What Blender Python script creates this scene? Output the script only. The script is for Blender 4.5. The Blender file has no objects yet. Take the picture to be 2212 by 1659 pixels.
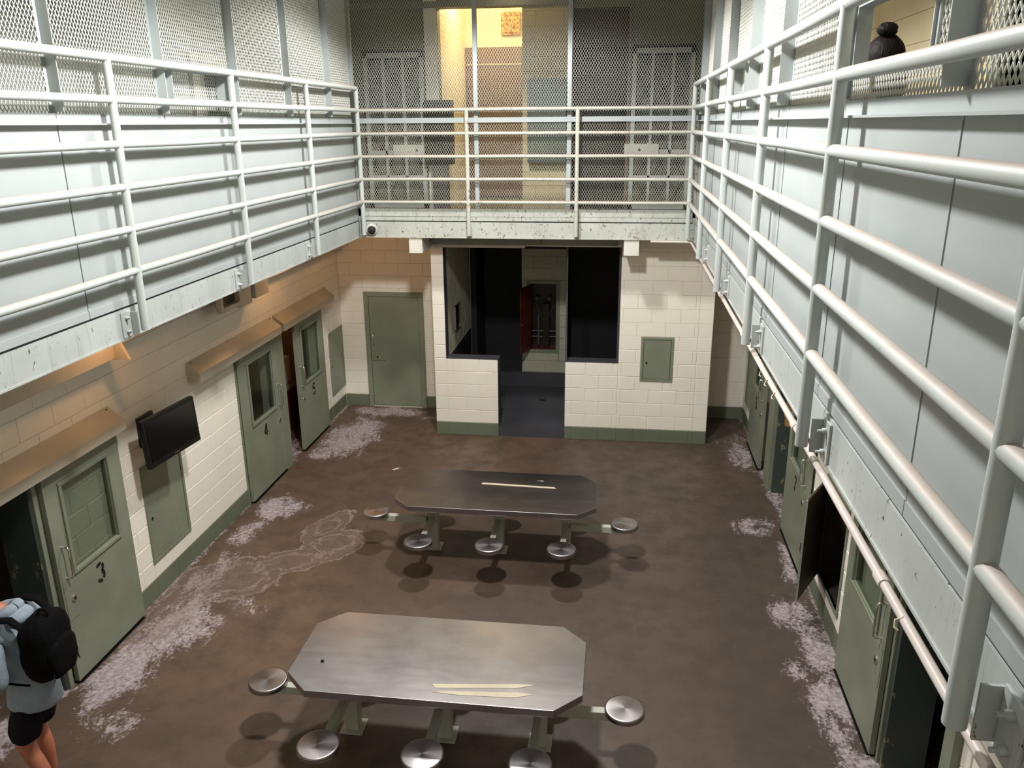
import bpy, bmesh, math, random
import numpy as np
from mathutils import Vector, Matrix
random.seed(7)
S = bpy.context.scene
COL = S.collection
# ------------------------------------------------------------------ camera, world, lights, exposure
CAMZ = 4.5606
yaw, pitch, roll, FPX = 0.1318, 0.3087, -0.0078, 1764.74
fwd = Vector((-math.sin(yaw)*math.cos(pitch), math.cos(yaw)*math.cos(pitch), -math.sin(pitch)))
rr = Vector((math.cos(yaw), math.sin(yaw), 0)); uu = rr.cross(fwd)
c_, s_ = math.cos(roll), math.sin(roll)
rr, uu = c_*rr + s_*uu, -s_*rr + c_*uu
cam = bpy.data.objects.new('camera', bpy.data.cameras.new('camera'))
COL.objects.link(cam)
M4 = Matrix((rr, uu, -fwd)).transposed().to_4x4(); M4.translation = Vector((0, 0, CAMZ))
cam.matrix_world = M4
cam.data.sensor_fit = 'HORIZONTAL'; cam.data.sensor_width = 36
cam.data.lens = 36*FPX/2212
cam.data.clip_start = .02; cam.data.clip_end = 100
S.camera = cam
S.view_settings.view_transform = 'Standard'; S.view_settings.look = 'None'
S.view_settings.exposure = 1.08; S.view_settings.gamma = 1; S.view_settings.use_curve_mapping = False
S.cycles.use_denoising = True
S.cycles.max_bounces = 8; S.cycles.diffuse_bounces = 4; S.cycles.transparent_max_bounces = 12
w = bpy.data.worlds.new('world'); S.world = w; w.use_nodes = True
w.node_tree.nodes['Background'].inputs[0].default_value = (.6, .63, .62, 1)
w.node_tree.nodes['Background'].inputs[1].default_value = .02

def point(name, loc, power, col, r=.06):
    l = bpy.data.lights.new(name, 'POINT'); l.energy = power; l.color = col; l.shadow_soft_size = r
    o = bpy.data.objects.new(name, l); o.location = loc; COL.objects.link(o); return o
COOL = (1.0, .985, .955); SOD = (1.0, .50, .20); WARM = (1.0, .84, .60)
HIGHBAY = [(-1.1, 4.9, 6.35, 490), (-1.4, 8.6, 6.35, 350)]
for x, y, z, p in HIGHBAY:
    o = point('highbay_light', (x, y, z), p, COOL, .2); o.data.type = 'SPOT'; o.data.spot_size = math.radians(152); o.data.spot_blend = .22
point('rear_highbay_light', (-1.3, -.4, 6.4), 22, COOL, .25)
for y, p in ((6.1, 4.6), (9.9, 6.5), (11.7, 1.8)): point('walkway_light', (-3.95, y, 3.03), p, SOD, .035)
for y in (6.0, 9.6): point('walkway_light', (1.12, y, 2.98), 3, (1, .66, .42), .04)
point('recess_light', (-2.25, 13.9, 6.5), 30, (1, .70, .30), .08)
for y in (3.2, 7.5): point('corridor_light', (1.55, y, 6.4), 9, WARM, .1)
for y in (4.0, 8.5): point('corridor_light', (-4.05, y, 6.4), 8, (1, .97, .88), .1)
point('gate_light', (-1.7, 12.25, 6.5), 4.5, (1, .76, .42), .1)
point('cell_light', (-5.7, 10.6, 2.3), 6, SOD, .05)

# ------------------------------------------------------------------ materials
def sl(r, g, b):
    f = lambda c: (c/255/12.92) if c/255 <= .04045 else ((c/255+.055)/1.055)**2.4
    return (f(r), f(g), f(b), 1)
class NT:
    def __init__(s, name):
        s.m = bpy.data.materials.new(name); s.m.use_nodes = True
        s.t = s.m.node_tree; s.b = s.t.nodes['Principled BSDF']; s.pos = None
    def n(s, typ, **kw):
        n = s.t.nodes.new(typ)
        for k, v in kw.items():
            if k[0] == 'i' and k[1:].isdigit(): n.inputs[int(k[1:])].default_value = v
            else: setattr(n, k, v)
        return n
    def l(s, a, b): s.t.links.new(a, b)
    def P(s, scale=None):
        g = s.n('ShaderNodeNewGeometry').outputs['Position']
        if scale is None: return g
        m = s.n('ShaderNodeVectorMath', operation='MULTIPLY'); s.l(g, m.inputs[0]); m.inputs[1].default_value = scale
        return m.outputs[0]
    def noise(s, scale, detail=4, rough=.55, vec=None, dist=0):
        n = s.n('ShaderNodeTexNoise'); n.inputs['Scale'].default_value = scale; n.inputs['Detail'].default_value = detail
        n.inputs['Roughness'].default_value = rough; n.inputs['Distortion'].default_value = dist
        s.l(vec if vec is not None else s.P(), n.inputs['Vector']); return n.outputs['Fac']
    def ramp(s, f, a, b, hi=1.0, lo=0.0):
        m = s.n('ShaderNodeMapRange'); m.interpolation_type = 'SMOOTHSTEP'
        s.l(f, m.inputs[0]); m.inputs[1].default_value = a; m.inputs[2].default_value = b
        m.inputs[3].default_value = lo; m.inputs[4].default_value = hi; return m.outputs[0]
    def math(s, op, a, b=None):
        m = s.n('ShaderNodeMath', operation=op)
        for i, v in enumerate((a, b)):
            if v is None: continue
            if isinstance(v, (int, float)): m.inputs[i].default_value = v
            else: s.l(v, m.inputs[i])
        return m.outputs[0]
    def mix(s, f, a, b):
        m = s.n('ShaderNodeMix', data_type='RGBA')
        for i, v in ((0, f), (6, a), (7, b)):
            if isinstance(v, (int, float, tuple)): m.inputs[i].default_value = v
            else: s.l(v, m.inputs[i])
        return m.outputs[2]
    def col(s, c):
        if isinstance(c, tuple): s.b.inputs['Base Color'].default_value = c
        else: s.l(c, s.b.inputs['Base Color'])
    def rough(s, v):
        if isinstance(v, (int, float)): s.b.inputs['Roughness'].default_value = v
        else: s.l(v, s.b.inputs['Roughness'])
    def bump(s, h, st=.3, d=.005):
        b = s.n('ShaderNodeBump'); b.inputs['Strength'].default_value = st; b.inputs['Distance'].default_value = d
        s.l(h, b.inputs['Height']); s.l(b.outputs[0], s.b.inputs['Normal'])

def m_plain(name, c, rough=.5, metal=0, var=0):
    t = NT(name); t.rough(rough); t.b.inputs['Metallic'].default_value = metal
    if var: t.col(t.mix(t.ramp(t.noise(6, 5), .3, .7), c, tuple(x*(1-var) for x in c[:3])+(1,)))
    else: t.col(c)
    return t.m
def m_paint(name, c, c2, dust=None, chips=None, chipamt=.0, rust=0, rough=.45, streak=0):
    """painted steel: mottling, settled dust on upward faces, chips and rust specks"""
    t = NT(name); col = t.mix(t.ramp(t.noise(2.3, 5), .3, .72), c, c2)
    if streak:
        v = t.P((14, 14, 1.1)); col = t.mix(t.ramp(t.noise(1.6, 6, .7, v), .53, .75, streak), col, sl(140, 138, 128))
    if chips:
        col = t.mix(t.ramp(t.noise(34, 7, .72, t.P((1, 1, .6))), .70-chipamt, .72-chipamt), col, chips)
    if rust:
        r = t.math('MULTIPLY', t.ramp(t.noise(2.0, 3), .5, .72), t.ramp(t.noise(20, 8, .75), .5, .62, rust))
        col = t.mix(r, col, sl(112, 72, 48))
    if dust:
        g = t.n('ShaderNodeNewGeometry'); sp = t.n('ShaderNodeSeparateXYZ'); t.l(g.outputs['Normal'], sp.inputs[0])
        f = t.math('MULTIPLY', t.ramp(sp.outputs[2], .35, .85), t.ramp(t.noise(12, 6, .7), .2, .6, 1.0, .55))
        col = t.mix(f, col, dust)
    t.col(col); t.rough(rough); t.bump(t.noise(45, 4), .12, .002); return t.m
def m_cmu(name, c, c2, rough=.62, dirt=.25):
    t = NT(name); col = t.mix(t.ramp(t.noise(1.1, 4), .3, .7), c, c2)
    col = t.mix(t.ramp(t.noise(7, 8, .7), .55, .8, dirt), col, tuple(x*.62 for x in c[:3])+(1,))
    t.col(col); t.rough(rough); t.bump(t.noise(70, 5, .6), .25, .004); return t.m
def m_green(name, c, chipamt=.0):
    t = NT(name); col = t.mix(t.ramp(t.noise(2.1, 4), .3, .7), c, tuple(x*.82 for x in c[:3])+(1,))
    col = t.mix(t.ramp(t.noise(9, 9, .8), .74-chipamt, .755-chipamt), col, sl(176, 168, 140))
    t.col(col); t.rough(.42); t.bump(t.noise(30, 4), .15, .002); return t.m

PANEL = m_paint('panel_paint', sl(162, 168, 167), sl(156, 163, 163), rough=.42)
BEAM = m_paint('beam_paint', sl(176, 181, 178), sl(162, 168, 166), chips=sl(78, 68, 60), chipamt=.075, rough=.5, streak=.75)
BEAMR = m_paint('beam_paint_rusty', sl(184, 188, 180), sl(170, 174, 165), chips=sl(86, 66, 52), chipamt=.10, rust=.95, rough=.5, streak=.5)
RAIL = m_paint('rail_paint', sl(182, 188, 184), sl(172, 179, 176), dust=sl(172, 160, 150), chips=sl(96, 84, 74), chipamt=.03, rough=.55)
RAILB = m_paint('rail_paint_rusty', sl(188, 188, 176), sl(176, 178, 166), dust=sl(150, 132, 118), chips=sl(92, 70, 56), chipamt=.07, rust=.8, rough=.5)
PIPE = m_paint('conduit_paint', sl(204, 196, 192), sl(188, 180, 176), dust=sl(176, 164, 156), chips=sl(110, 90, 78), chipamt=.03, rough=.45)
MESHM = m_plain('mesh_paint', sl(214, 216, 208), .5)
MESHB = m_paint('mesh_paint_dusty', sl(204, 202, 184), sl(180, 174, 158), rust=.6, rough=.55)
CREAM = m_cmu('cream_block_paint', sl(240, 236, 224), sl(234, 229, 216), dirt=.12)
CREAMD = m_cmu('dark_cream_block_paint', sl(188, 184, 164), sl(172, 168, 150), dirt=.5)  # darker cream than the main blocks, with heavier random dirt
GREEN = m_green('green_paint', sl(132, 138, 120)); GREENC = m_green('chipped_green_paint', sl(128, 134, 116), .08)
UPW = m_cmu('grey_green_block_paint', sl(120, 122, 106), sl(108, 110, 95)); UPL = m_cmu('pale_grey_block_paint', sl(160, 163, 156), sl(146, 149, 142)); TAN = m_cmu('warm_lit_block_paint', sl(196, 182, 146), sl(186, 171, 134))  # the tan has the upper corridor's warm lamplight mixed into its colour
BASEG = m_cmu('green_block_paint', sl(108, 115, 96), sl(99, 107, 88), .5, .35)
GREYP = m_cmu('dark_grey_paint', sl(70, 70, 76), sl(60, 60, 66), .45, .3)
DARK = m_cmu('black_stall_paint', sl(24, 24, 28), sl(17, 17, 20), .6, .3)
CELLM = m_cmu('cell_interior_paint', sl(120, 104, 84), sl(96, 84, 68), .7, .5)
HOOD = m_paint('hood_paint', sl(190, 184, 168), sl(178, 172, 156), rough=.22)
DECKM = m_paint('deck_paint', sl(128, 130, 120), sl(112, 114, 104), rough=.5)
WHITEB = m_paint('white_box_paint', sl(214, 214, 204), sl(200, 200, 190), chips=sl(90, 80, 70), chipamt=.02)
BLACK = m_plain('black_plastic', sl(10, 10, 11), .35); SCREEN = m_plain('screen_glass', sl(4, 3, 4), .15)
CHROME = m_plain('chrome', (.75, .74, .72, 1), .18, 1); DULL = m_plain('dull_metal', sl(84, 82, 78), .5, .3); INK = m_plain('black_stencil_paint', sl(20, 20, 20), .5)
RED = m_plain('red_brown_paint', sl(92, 34, 26), .5, 0, .3); TAPE = m_plain('masking_tape', sl(200, 188, 166), .7, 0, .12)
BROWN = m_plain('brown_door_paint', sl(126, 108, 98), .5, 0, .15)
LEGP = m_paint('table_leg_paint', sl(192, 193, 180), sl(180, 181, 168), chips=sl(80, 70, 58), chipamt=.03)
PEEL = NT('peeling_paint'); _n = PEEL.noise(5.5, 8, .72, PEEL.P((1, 1, .55)))
PEEL.col(PEEL.mix(PEEL.ramp(_n, .64, .65), PEEL.mix(PEEL.ramp(_n, .61, .615), sl(62, 74, 66), sl(150, 138, 108)), sl(58, 40, 30))); PEEL = PEEL.m
def m_steel(name, radial=False):
    t = NT(name); t.b.inputs['Metallic'].default_value = 1
    v = t.P((1.2, 40, 40)) if not radial else None
    n = t.noise(3, 6, .6, v) if not radial else t.noise(14, 5)
    t.col(t.mix(t.ramp(t.noise(2.2, 5, .6), .3, .7), sl(182, 177, 178), sl(164, 160, 162)))
    t.rough(t.ramp(t.noise(2.2, 6, .7, t.P((1, 2.6, 1)), 1.2), .3, .72, .36, .31))
    t.bump(n, .06, .002); t.b.inputs['Anisotropic'].default_value = .5
    if not radial: t.l(t.n('ShaderNodeCombineXYZ', i0=1.0).outputs[0], t.b.inputs['Tangent'])
    return t.m
STEEL = m_steel('brushed_steel'); STEELR = m_steel('turned_steel', True)
def m_glass():
    t = NT('window_glass'); t.t.nodes.remove(t.b)
    tr = t.n('ShaderNodeBsdfTransparent'); tr.inputs[0].default_value = (.70, .74, .70, 1)
    g = t.n('ShaderNodeBsdfGlossy'); g.inputs['Roughness'].default_value = .12; g.inputs[0].default_value = (.8, .85, .8, 1)
    mx = t.n('ShaderNodeMixShader'); mx.inputs[0].default_value = .14
    t.l(tr.outputs[0], mx.inputs[1]); t.l(g.outputs[0], mx.inputs[2]); t.l(mx.outputs[0], t.t.nodes['Material Output'].inputs[0]); return t.m
GLASS = m_glass()
def m_cloth(name, c, c2, sc=9):
    t = NT(name); n = t.noise(sc, 5, .6); t.col(t.mix(t.ramp(n, .3, .7), c, c2)); t.rough(.9); t.b.inputs['Specular IOR Level'].default_value = .15; t.bump(n, .5, .02); return t.m
SHIRT = m_cloth('pale_blue_fabric', sl(146, 158, 170), sl(132, 144, 156)); SHORTS = m_cloth('navy_fabric', sl(26, 24, 32), sl(20, 18, 25))
PACK = m_cloth('black_nylon', sl(6, 6, 7), sl(3, 3, 4), 14); SKIN = m_plain('skin', sl(176, 108, 82), .5, 0, .08)
HAIR = NT('dark_hair'); HAIR.col(HAIR.mix(HAIR.ramp(HAIR.noise(30, 4, .6, HAIR.P((1, 1, .25))), .4, .7), sl(13, 9, 9), sl(34, 22, 19)))
HAIR.rough(.6); HAIR.b.inputs['Specular IOR Level'].default_value = .2; HAIR.bump(HAIR.noise(60, 3, .6, HAIR.P((1, 1, .2))), .6, .01); HAIR = HAIR.m

# ------------------------------------------------------------------ builders
def ring4(a, b, c, d, e):
    """four non-overlapping strips of width e around the rectangle (u a..b, z c..d), inside it"""
    return ((a, b, c, c+e), (a, b, d-e, d), (a, a+e, c+e, d-e), (b-e, b, c+e, d-e))
class MB:
    def __init__(s): s.v = []; s.f = []; s.sm = []
    def add(s, vs, fs, smooth=False):
        b = len(s.v); s.v += [tuple(v) for v in vs]; s.f += [tuple(i+b for i in f) for f in fs]; s.sm += [smooth]*len(fs); return s
    def box(s, a, b):
        x0, x1 = sorted((a[0], b[0])); y0, y1 = sorted((a[1], b[1])); z0, z1 = sorted((a[2], b[2]))
        return s.add([(x0, y0, z0), (x1, y0, z0), (x1, y1, z0), (x0, y1, z0), (x0, y0, z1), (x1, y0, z1), (x1, y1, z1), (x0, y1, z1)],
                     [(0, 3, 2, 1), (4, 5, 6, 7), (0, 1, 5, 4), (1, 2, 6, 5), (2, 3, 7, 6), (3, 0, 4, 7)])
    def rings(s, rings, cap=True, smooth=True):
        n = len(rings[0]); vs = [p for r in rings for p in r]; fs = []
        for i in range(len(rings)-1):
            for j in range(n): fs.append((i*n+j, i*n+(j+1) % n, (i+1)*n+(j+1) % n, (i+1)*n+j))
        s.add(vs, fs, smooth)
        if cap:
            s.add(rings[0], [tuple(range(n))[::-1]]); s.add(rings[-1], [tuple(range(n))])
        return s
    def tube(s, pts, r, seg=10, cap=True, flat=1.0):
        pts = [Vector(p) for p in pts]; rs = []; pa = None
        for i, p in enumerate(pts):
            d = ((pts[min(i+1, len(pts)-1)]-pts[max(i-1, 0)])).normalized()
            if pa is None: pa = d.cross(Vector((0, 0, 1)));  pa = pa if pa.length > .1 else Vector((1, 0, 0))
            pa = (pa-d*pa.dot(d)).normalized(); q = d.cross(pa); ri = r[i] if isinstance(r, (list, tuple)) else r
            rs.append([p+pa*math.cos(2*math.pi*k/seg)*ri+q*math.sin(2*math.pi*k/seg)*ri*flat for k in range(seg)])
        return s.rings(rs, cap)
    def prism(s, poly, mapf, w0, w1):
        n = len(poly); a = [mapf(p, w0) for p in poly]; b = [mapf(p, w1) for p in poly]
        return s.add(a+b, [tuple(range(n))[::-1], tuple(range(n, 2*n))]+[(i, (i+1) % n, n+(i+1) % n, n+i) for i in range(n)])
    def ball(s, c, r, seg=16, rg=10, fn=None):
        rs = []
        for i in range(1, rg):
            t = math.pi*i/rg; ring = []
            for j in range(seg):
                a = 2*math.pi*j/seg; d = Vector((math.sin(t)*math.cos(a), math.sin(t)*math.sin(a), -math.cos(t)))
                k = fn(d) if fn else 1
                ring.append((c[0]+d.x*r[0]*k, c[1]+d.y*r[1]*k, c[2]+d.z*r[2]*k))
            rs.append(ring)
        s.rings(rs, False); n = len(s.v)
        for ring, z, rev in ((rs[0], -1, True), (rs[-1], 1, False)):
            k = fn(Vector((0, 0, z))) if fn else 1
            s.add(ring+[(c[0], c[1], c[2]+z*r[2]*k)], [((j+1) % seg, j, seg) if rev else (j, (j+1) % seg, seg) for j in range(seg)], True)
        return s
    def mesh(s, name, mat, off=(0, 0, 0)):
        me = bpy.data.meshes.new(name); o = Vector(off)
        me.from_pydata([Vector(v)-o for v in s.v], [], s.f); me.materials.append(mat)
        me.polygons.foreach_set('use_smooth', s.sm); me.validate(); me.update()
        bm = bmesh.new(); bm.from_mesh(me); bmesh.ops.recalc_face_normals(bm, faces=bm.faces); bm.to_mesh(me); bm.free(); return me
    def build(s, name, mat, parent=None, off=None, bevel=0):
        if off is None: off = worldloc(parent)
        o = bpy.data.objects.new(name, s.mesh(name, mat, off)); COL.objects.link(o)
        if parent is not None: o.parent = parent
        if bevel:
            b = o.modifiers.new('bevel', 'BEVEL'); b.width = bevel; b.segments = 2; b.limit_method = 'ANGLE'
        return o
def worldloc(o):
    v = Vector((0, 0, 0))
    while o is not None: v += o.location; o = o.parent
    return v
def tag(o, label, cat, group=None, kind='thing'):
    o['label'] = label; o['category'] = cat; o['kind'] = kind
    if group: o['group'] = group
    return o
def thing(name, label, cat, loc=(0, 0, 0), group=None):
    o = bpy.data.objects.new(name, None); o.empty_display_size = .1; COL.objects.link(o); o.location = loc
    return tag(o, label, cat, group)
def struct(o): o['kind'] = 'structure'; return o
def link_copy(src, parent=None):
    c = src.copy(); COL.objects.link(c); c.parent = parent
    for ch in src.children: link_copy(ch, c)
    return c

XL, XR, YB, YF = -4.532, 2.038, 12.72, 11.55
RLX, RRX, RBY = -3.447, .863, 10.875                      # railing planes
PLX, PRX, PBY = -3.545, .960, 10.967                      # sheet panel / mesh planes
ZB0, ZB1 = 3.09, 3.30                                     # edge beam
CH = .2032
# map (u, w, z) -> world ; u along wall, w out of the wall into the hall
SIDE = {'L': lambda u, w, z: (XL+w, u, z), 'R': lambda u, w, z: (XR-w, u, z), 'B': lambda u, w, z: (u, YB-w, z), 'F': lambda u, w, z: (u, YF-w, z)}
def sub(rects, h):
    out = []
    for (a, b, c, d) in rects:
        if h[0] >= b or h[1] <= a or h[2] >= d or h[3] <= c: out.append((a, b, c, d)); continue
        if h[0] > a: out.append((a, h[0], c, d))
        if h[1] < b: out.append((h[1], b, c, d))
        m0, m1 = max(a, h[0]), min(b, h[1])
        if h[2] > c: out.append((m0, m1, c, h[2]))
        if h[3] < d: out.append((m0, m1, h[3], d))
    return [r for r in out if r[1]-r[0] > .012 and r[3]-r[2] > .012]
_bc = {}
def block_mesh(side, w, h, mat, D=.012, soft=False):
    k = (side, round(w, 3), round(h, 3), mat.name, soft)
    if k not in _bc:
        g, c = (.0035, .004) if not soft else (.0015, .0025); mb = MB(); o = SIDE[side](0, 0, 0)
        f = lambda u, ww, z: tuple(p-q for p, q in zip(SIDE[side](u, ww, z), o))
        a = [f(g, -D, g), f(w-g, -D, g), f(w-g, -D, h-g), f(g, -D, h-g)]
        b = [f(g, -c, g), f(w-g, -c, g), f(w-g, -c, h-g), f(g, -c, h-g)]
        d = [f(g+c, 0, g+c), f(w-g-c, 0, g+c), f(w-g-c, 0, h-g-c), f(g+c, 0, h-g-c)]
        mb.rings([a, b, d], False, False); mb.add(d, [(0, 1, 2, 3)])
        _bc[k] = mb.mesh('block', mat)
    return _bc[k]
def blocks(parent, side, u0, u1, z0, z1, holes, mat, base=None, bond=0.0, origin=None, org=None):
    """lay 8 x 16 inch blocks in running bond; each one an object under the wall"""
    P = org or SIDE[side]; cnt = 0; pl = worldloc(parent)
    k = int(round(z0/CH)); z = z0
    if base is not None:
        m = MB(); rs = [(u0, u1, 0, CH-.004)]
        for h in holes: rs = sub(rs, h)
        for r in rs: m.box(P(r[0], -.02, r[2]), P(r[1], -.0045, r[3]))
        m.build('baseboard_joint', base, parent)
    while z < z1-.01:
        zt = min((k+1)*CH, z1); u = (origin if origin is not None else u0)-(.2032 if (k % 2) else 0)+bond-(.4064 if bond else 0)
        while u < u1:
            a, b = max(u, u0), min(u+2*CH, u1)
            if b-a > .02:
                rs = [(a, b, z, zt)]
                for h in holes: rs = sub(rs, h)
                for r in rs:
                    m = base if (base is not None and z < CH-.01) else mat
                    o = bpy.data.objects.new('block', block_mesh(side, r[1]-r[0], r[3]-r[2], m, soft=z > 1.55)); COL.objects.link(o)
                    o.location = Vector(P(r[0], 0, r[2]))-pl; o.parent = parent; cnt += 1
            u += 2*CH
        z = zt; k += 1
    return cnt
def backing(name, side, u0, u1, z0, z1, holes, mat, t=.2, org=None):
    P = org or SIDE[side]; rs = [(u0, u1, z0, z1)]; mb = MB()
    for h in holes: rs = sub(rs, h)
    for r in rs: mb.box(P(r[0], -.009, r[2]), P(r[1], -t, r[3]))
    return struct(mb.build(name, mat))

# ------------------------------------------------------------------ floor with mineral stains and a painted sodium-light tint
def floor():
    x0, x1, y0, y1, st = -7.0, 4.6, -1.4, 15.4, .05
    nx, ny = int((x1-x0)/st)+1, int((y1-y0)/st)+1
    X, Y = np.meshgrid(np.linspace(x0, x1, nx), np.linspace(y0, y1, ny)); 
    v = np.stack([X.ravel(), Y.ravel(), np.zeros(X.size)], 1)
    i = np.arange(nx*ny).reshape(ny, nx); f = np.stack([i[:-1, :-1], i[:-1, 1:], i[1:, 1:], i[1:, :-1]], -1).reshape(-1, 4)
    me = bpy.data.meshes.new('floor'); me.from_pydata(v.tolist(), [], f.tolist())
    salt = np.zeros(X.shape)
    def ell(cx, cy, rx, ry, s, a=0):
        nonlocal salt
        ca, sa = math.cos(a), math.sin(a); dx, dy = X-cx, Y-cy
        d = np.sqrt(((dx*ca+dy*sa)/rx)**2+((-dx*sa+dy*ca)/ry)**2)
        salt = np.maximum(salt, .92*s*np.clip(1.5-d, 0, 1))
    for e in ((-3.95, 11.3, .42, .95, .95), (-3.7, 12.45, .7, .26, .9), (-4.2, 10.6, .25, .4, .7), (-4.12, 8.8, .42, .36, .9), (-4.25, 8.2, .22, .4, .72),
              (-4.05, 6.25, .42, .5, .9), (-4.22, 5.55, .3, .55, 1.0), (-3.95, 4.95, .25, .3, .62), (-4.2, 7.1, .28, .7, .66), (-3.75, 6.75, .5, .35, .5),
              (1.82, 11.3, .2, .8, .8), (1.55, 11.8, .3, .25, .6), (1.72, 9.0, .32, .34, .72), (1.93, 8.2, .12, .6, .7), (1.78, 7.15, .26, .36, .85), (1.9, 6.6, .2, .5, .8),
              (1.68, 6.3, .2, .18, .6), (1.84, 5.75, .2, .5, .9), (1.9, 5.15, .24, .3, .9), (2.5, 4.7, .5, .6, .8), (-2.8, 12.2, .5, .15, .5)): ell(*e)
    for wx, sgn in ((XL, 1), (XR, -1)):
        d = (X-wx)*sgn; salt = np.maximum(salt, np.where(d > -.3, np.exp(-np.clip(d, 0, 9)/.10)*.72, .35))
    # dried puddle with a tide line
    pud = np.full(X.shape, 9.0)
    def blob(cx, cy, rx, ry, a=0):
        nonlocal pud
        ca, sa = math.cos(a), math.sin(a); dx, dy = X-cx, Y-cy
        pud = np.minimum(pud, np.sqrt(((dx*ca+dy*sa)/rx)**2+((-dx*sa+dy*ca)/ry)**2))
    blob(-4.0, 7.15, .62, .42, .3); blob(-3.5, 7.55, .6, .26, .5); blob(-3.12, 8.02, .36, .3, .4); blob(-3.34, 8.42, .2, .42, -.3); blob(-4.3, 6.6, .3, .7)
    grey = .25/(1+np.exp(-(X-1.02)/.02))*(1/(1+np.exp((Y-8.8)/.02))) + .7/(1+np.exp(-(X+1.9-.35*(Y-6))/.5))  # second term keeps the back-left browner: sodium lamplight put into the colour
    for nm, arr in (('salt', salt), ('pud', pud), ('grey', np.clip(grey, 0, 1))):
        a = me.attributes.new(nm, 'FLOAT', 'POINT'); a.data.foreach_set('value', arr.ravel().astype(np.float32))
    t = NT('painted_concrete')
    at = lambda n: t.n('ShaderNodeAttribute', attribute_name=n).outputs['Fac']
    big = t.noise(.55, 5, .6, None, .6); mid = t.noise(3.2, 7, .65); fine = t.noise(22, 7, .7)
    col = t.mix(t.ramp(big, .35, .65), sl(90, 74, 63), sl(106, 85, 70))
    col = t.mix(t.ramp(mid, .35, .75), col, sl(76, 61, 51))
    col = t.mix(t.math('MULTIPLY', at('grey'), .85), col, t.mix(t.ramp(mid, .3, .7), sl(80, 71, 66), sl(66, 58, 53)))
    col = t.mix(t.ramp(t.noise(5, 8, .75), .62, .78, .5), col, sl(102, 88, 78))
    s1 = t.math('ADD', at('salt'), t.math('MULTIPLY', t.math('SUBTRACT', t.noise(2.6, 11, .8, t.P((1.5, .8, 1)), .6), .5), 2.7))
    s1 = t.math('ADD', s1, t.math('MULTIPLY', t.math('SUBTRACT', t.noise(30, 5, .75), .5), 1.3))
    vo = t.n('ShaderNodeTexVoronoi', feature='DISTANCE_TO_EDGE'); vo.inputs['Scale'].default_value = 9; dv = t.n('ShaderNodeVectorMath', operation='ADD'); nz = t.n('ShaderNodeTexNoise', i2=7.0); t.l(t.P(), dv.inputs[0]); sc_ = t.n('ShaderNodeVectorMath', operation='SCALE'); t.l(nz.outputs['Color'], sc_.inputs[0]); sc_.inputs['Scale'].default_value = .22; t.l(sc_.outputs[0], dv.inputs[1]); t.l(dv.outputs[0], vo.inputs['Vector'])
    crack = t.ramp(vo.outputs[0], 0, .05, 1, .62)
    col = t.mix(t.math('MULTIPLY', t.ramp(s1, .50, .80, .92), crack), col, t.mix(t.ramp(fine, .3, .7), sl(196, 184, 187), sl(138, 126, 128)))
    p = t.math('ADD', at('pud'), t.math('MULTIPLY', t.math('SUBTRACT', t.noise(3.0, 10, .70, None, 1.0), .5), 1.7))
    inside = t.math('MULTIPLY', t.ramp(p, .9, 1.02, 0, .55), t.ramp(t.noise(7, 8, .7, None, 1.5), .32, .62, 1, .25)); edge = t.math('MULTIPLY', t.ramp(p, .90, .965), t.ramp(p, .975, 1.0, 0, .75))
    e2 = t.math('MULTIPLY', t.ramp(p, .50, .57), t.ramp(p, .58, .63, 0, .5))
    col = t.mix(inside, col, sl(120, 104, 98)); col = t.mix(t.math('MAXIMUM', edge, e2), col, sl(160, 146, 140))
    spk = t.ramp(t.noise(46, 2, .5), .77, .79, .8); col = t.mix(spk, col, sl(190, 176, 164))
    sp = t.n('ShaderNodeSeparateXYZ'); t.l(t.P(), sp.inputs[0])
    red = t.math('MULTIPLY', t.ramp(t.math('ABSOLUTE', t.math('SUBTRACT', sp.outputs[1], 10.04)), .012, .03, 0, 1), t.ramp(t.noise(5, 6, .7), .5, .58, .7))
    red = t.math('MULTIPLY', red, t.ramp(sp.outputs[0], -2.6, -2.9))
    col = t.mix(red, col, sl(112, 26, 24))
    t.col(col); t.rough(t.ramp(mid, .3, .7, .58, .40)); t.bump(fine, .2, .003); me.materials.append(t.m)
    o = bpy.data.objects.new('floor', me); COL.objects.link(o); struct(o)
floor()

# ------------------------------------------------------------------ lower walls
DOORS_L = dict(d3=(4.28, 5.30), d4=(8.90, 10.0), d5=(10.18, 11.2))
holesL = [(4.28, 5.29, 0, 1.95), (8.95, 9.95, 0, 1.95), (10.18, 11.15, 0, 1.95)]
wl = backing('wall_left', 'L', -1.4, 12.95, 0, 7.0, holesL, CREAM)
n1 = blocks(wl, 'L', 3.9, YB, 0, 2.66, holesL+[(6.745, 7.465, .37, 1.40), (8.86, 10.18, 0, 1.95), (10.0, 11.2, 0, 1.9), (12.06, 12.715, .37, 1.40), (5.1, 5.35, 0, 1.95)], CREAM, BASEG)
holesR = [(4.25, 5.25, 0, 1.95), (9.0, 9.98, 0, 1.95), (10.35, 11.0, 0, 1.95), (6.66, 7.42, .34, 1.36)]
wr = backing('wall_right', 'R', -1.4, 12.95, 0, 7.0, holesR+[(4.15, 5.05, 3.3, 5.45)], CREAM)
n2 = blocks(wr, 'R', 4.0, YB, 0, 1.85, holesR+[(5.30, 6.37, 0, 1.9), (7.93, 9.0, 0, 1.9), (9.0, 10.35, 0, 1.95), (10.3, 11.7, 0, 1.9), (11.76, 12.52, .37, 1.4)], CREAM, BASEG)
wb = backing('wall_back', 'B', XL-.2, XR+.2, 0, 3.1, [(-2.6, 1.25, 0, 3.2)], CREAM)
n3 = blocks(wb, 'B', XL, -2.68, 0, 2.95, [(-4.12, -3.13, 0, 1.965)], CREAM, BASEG)
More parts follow.
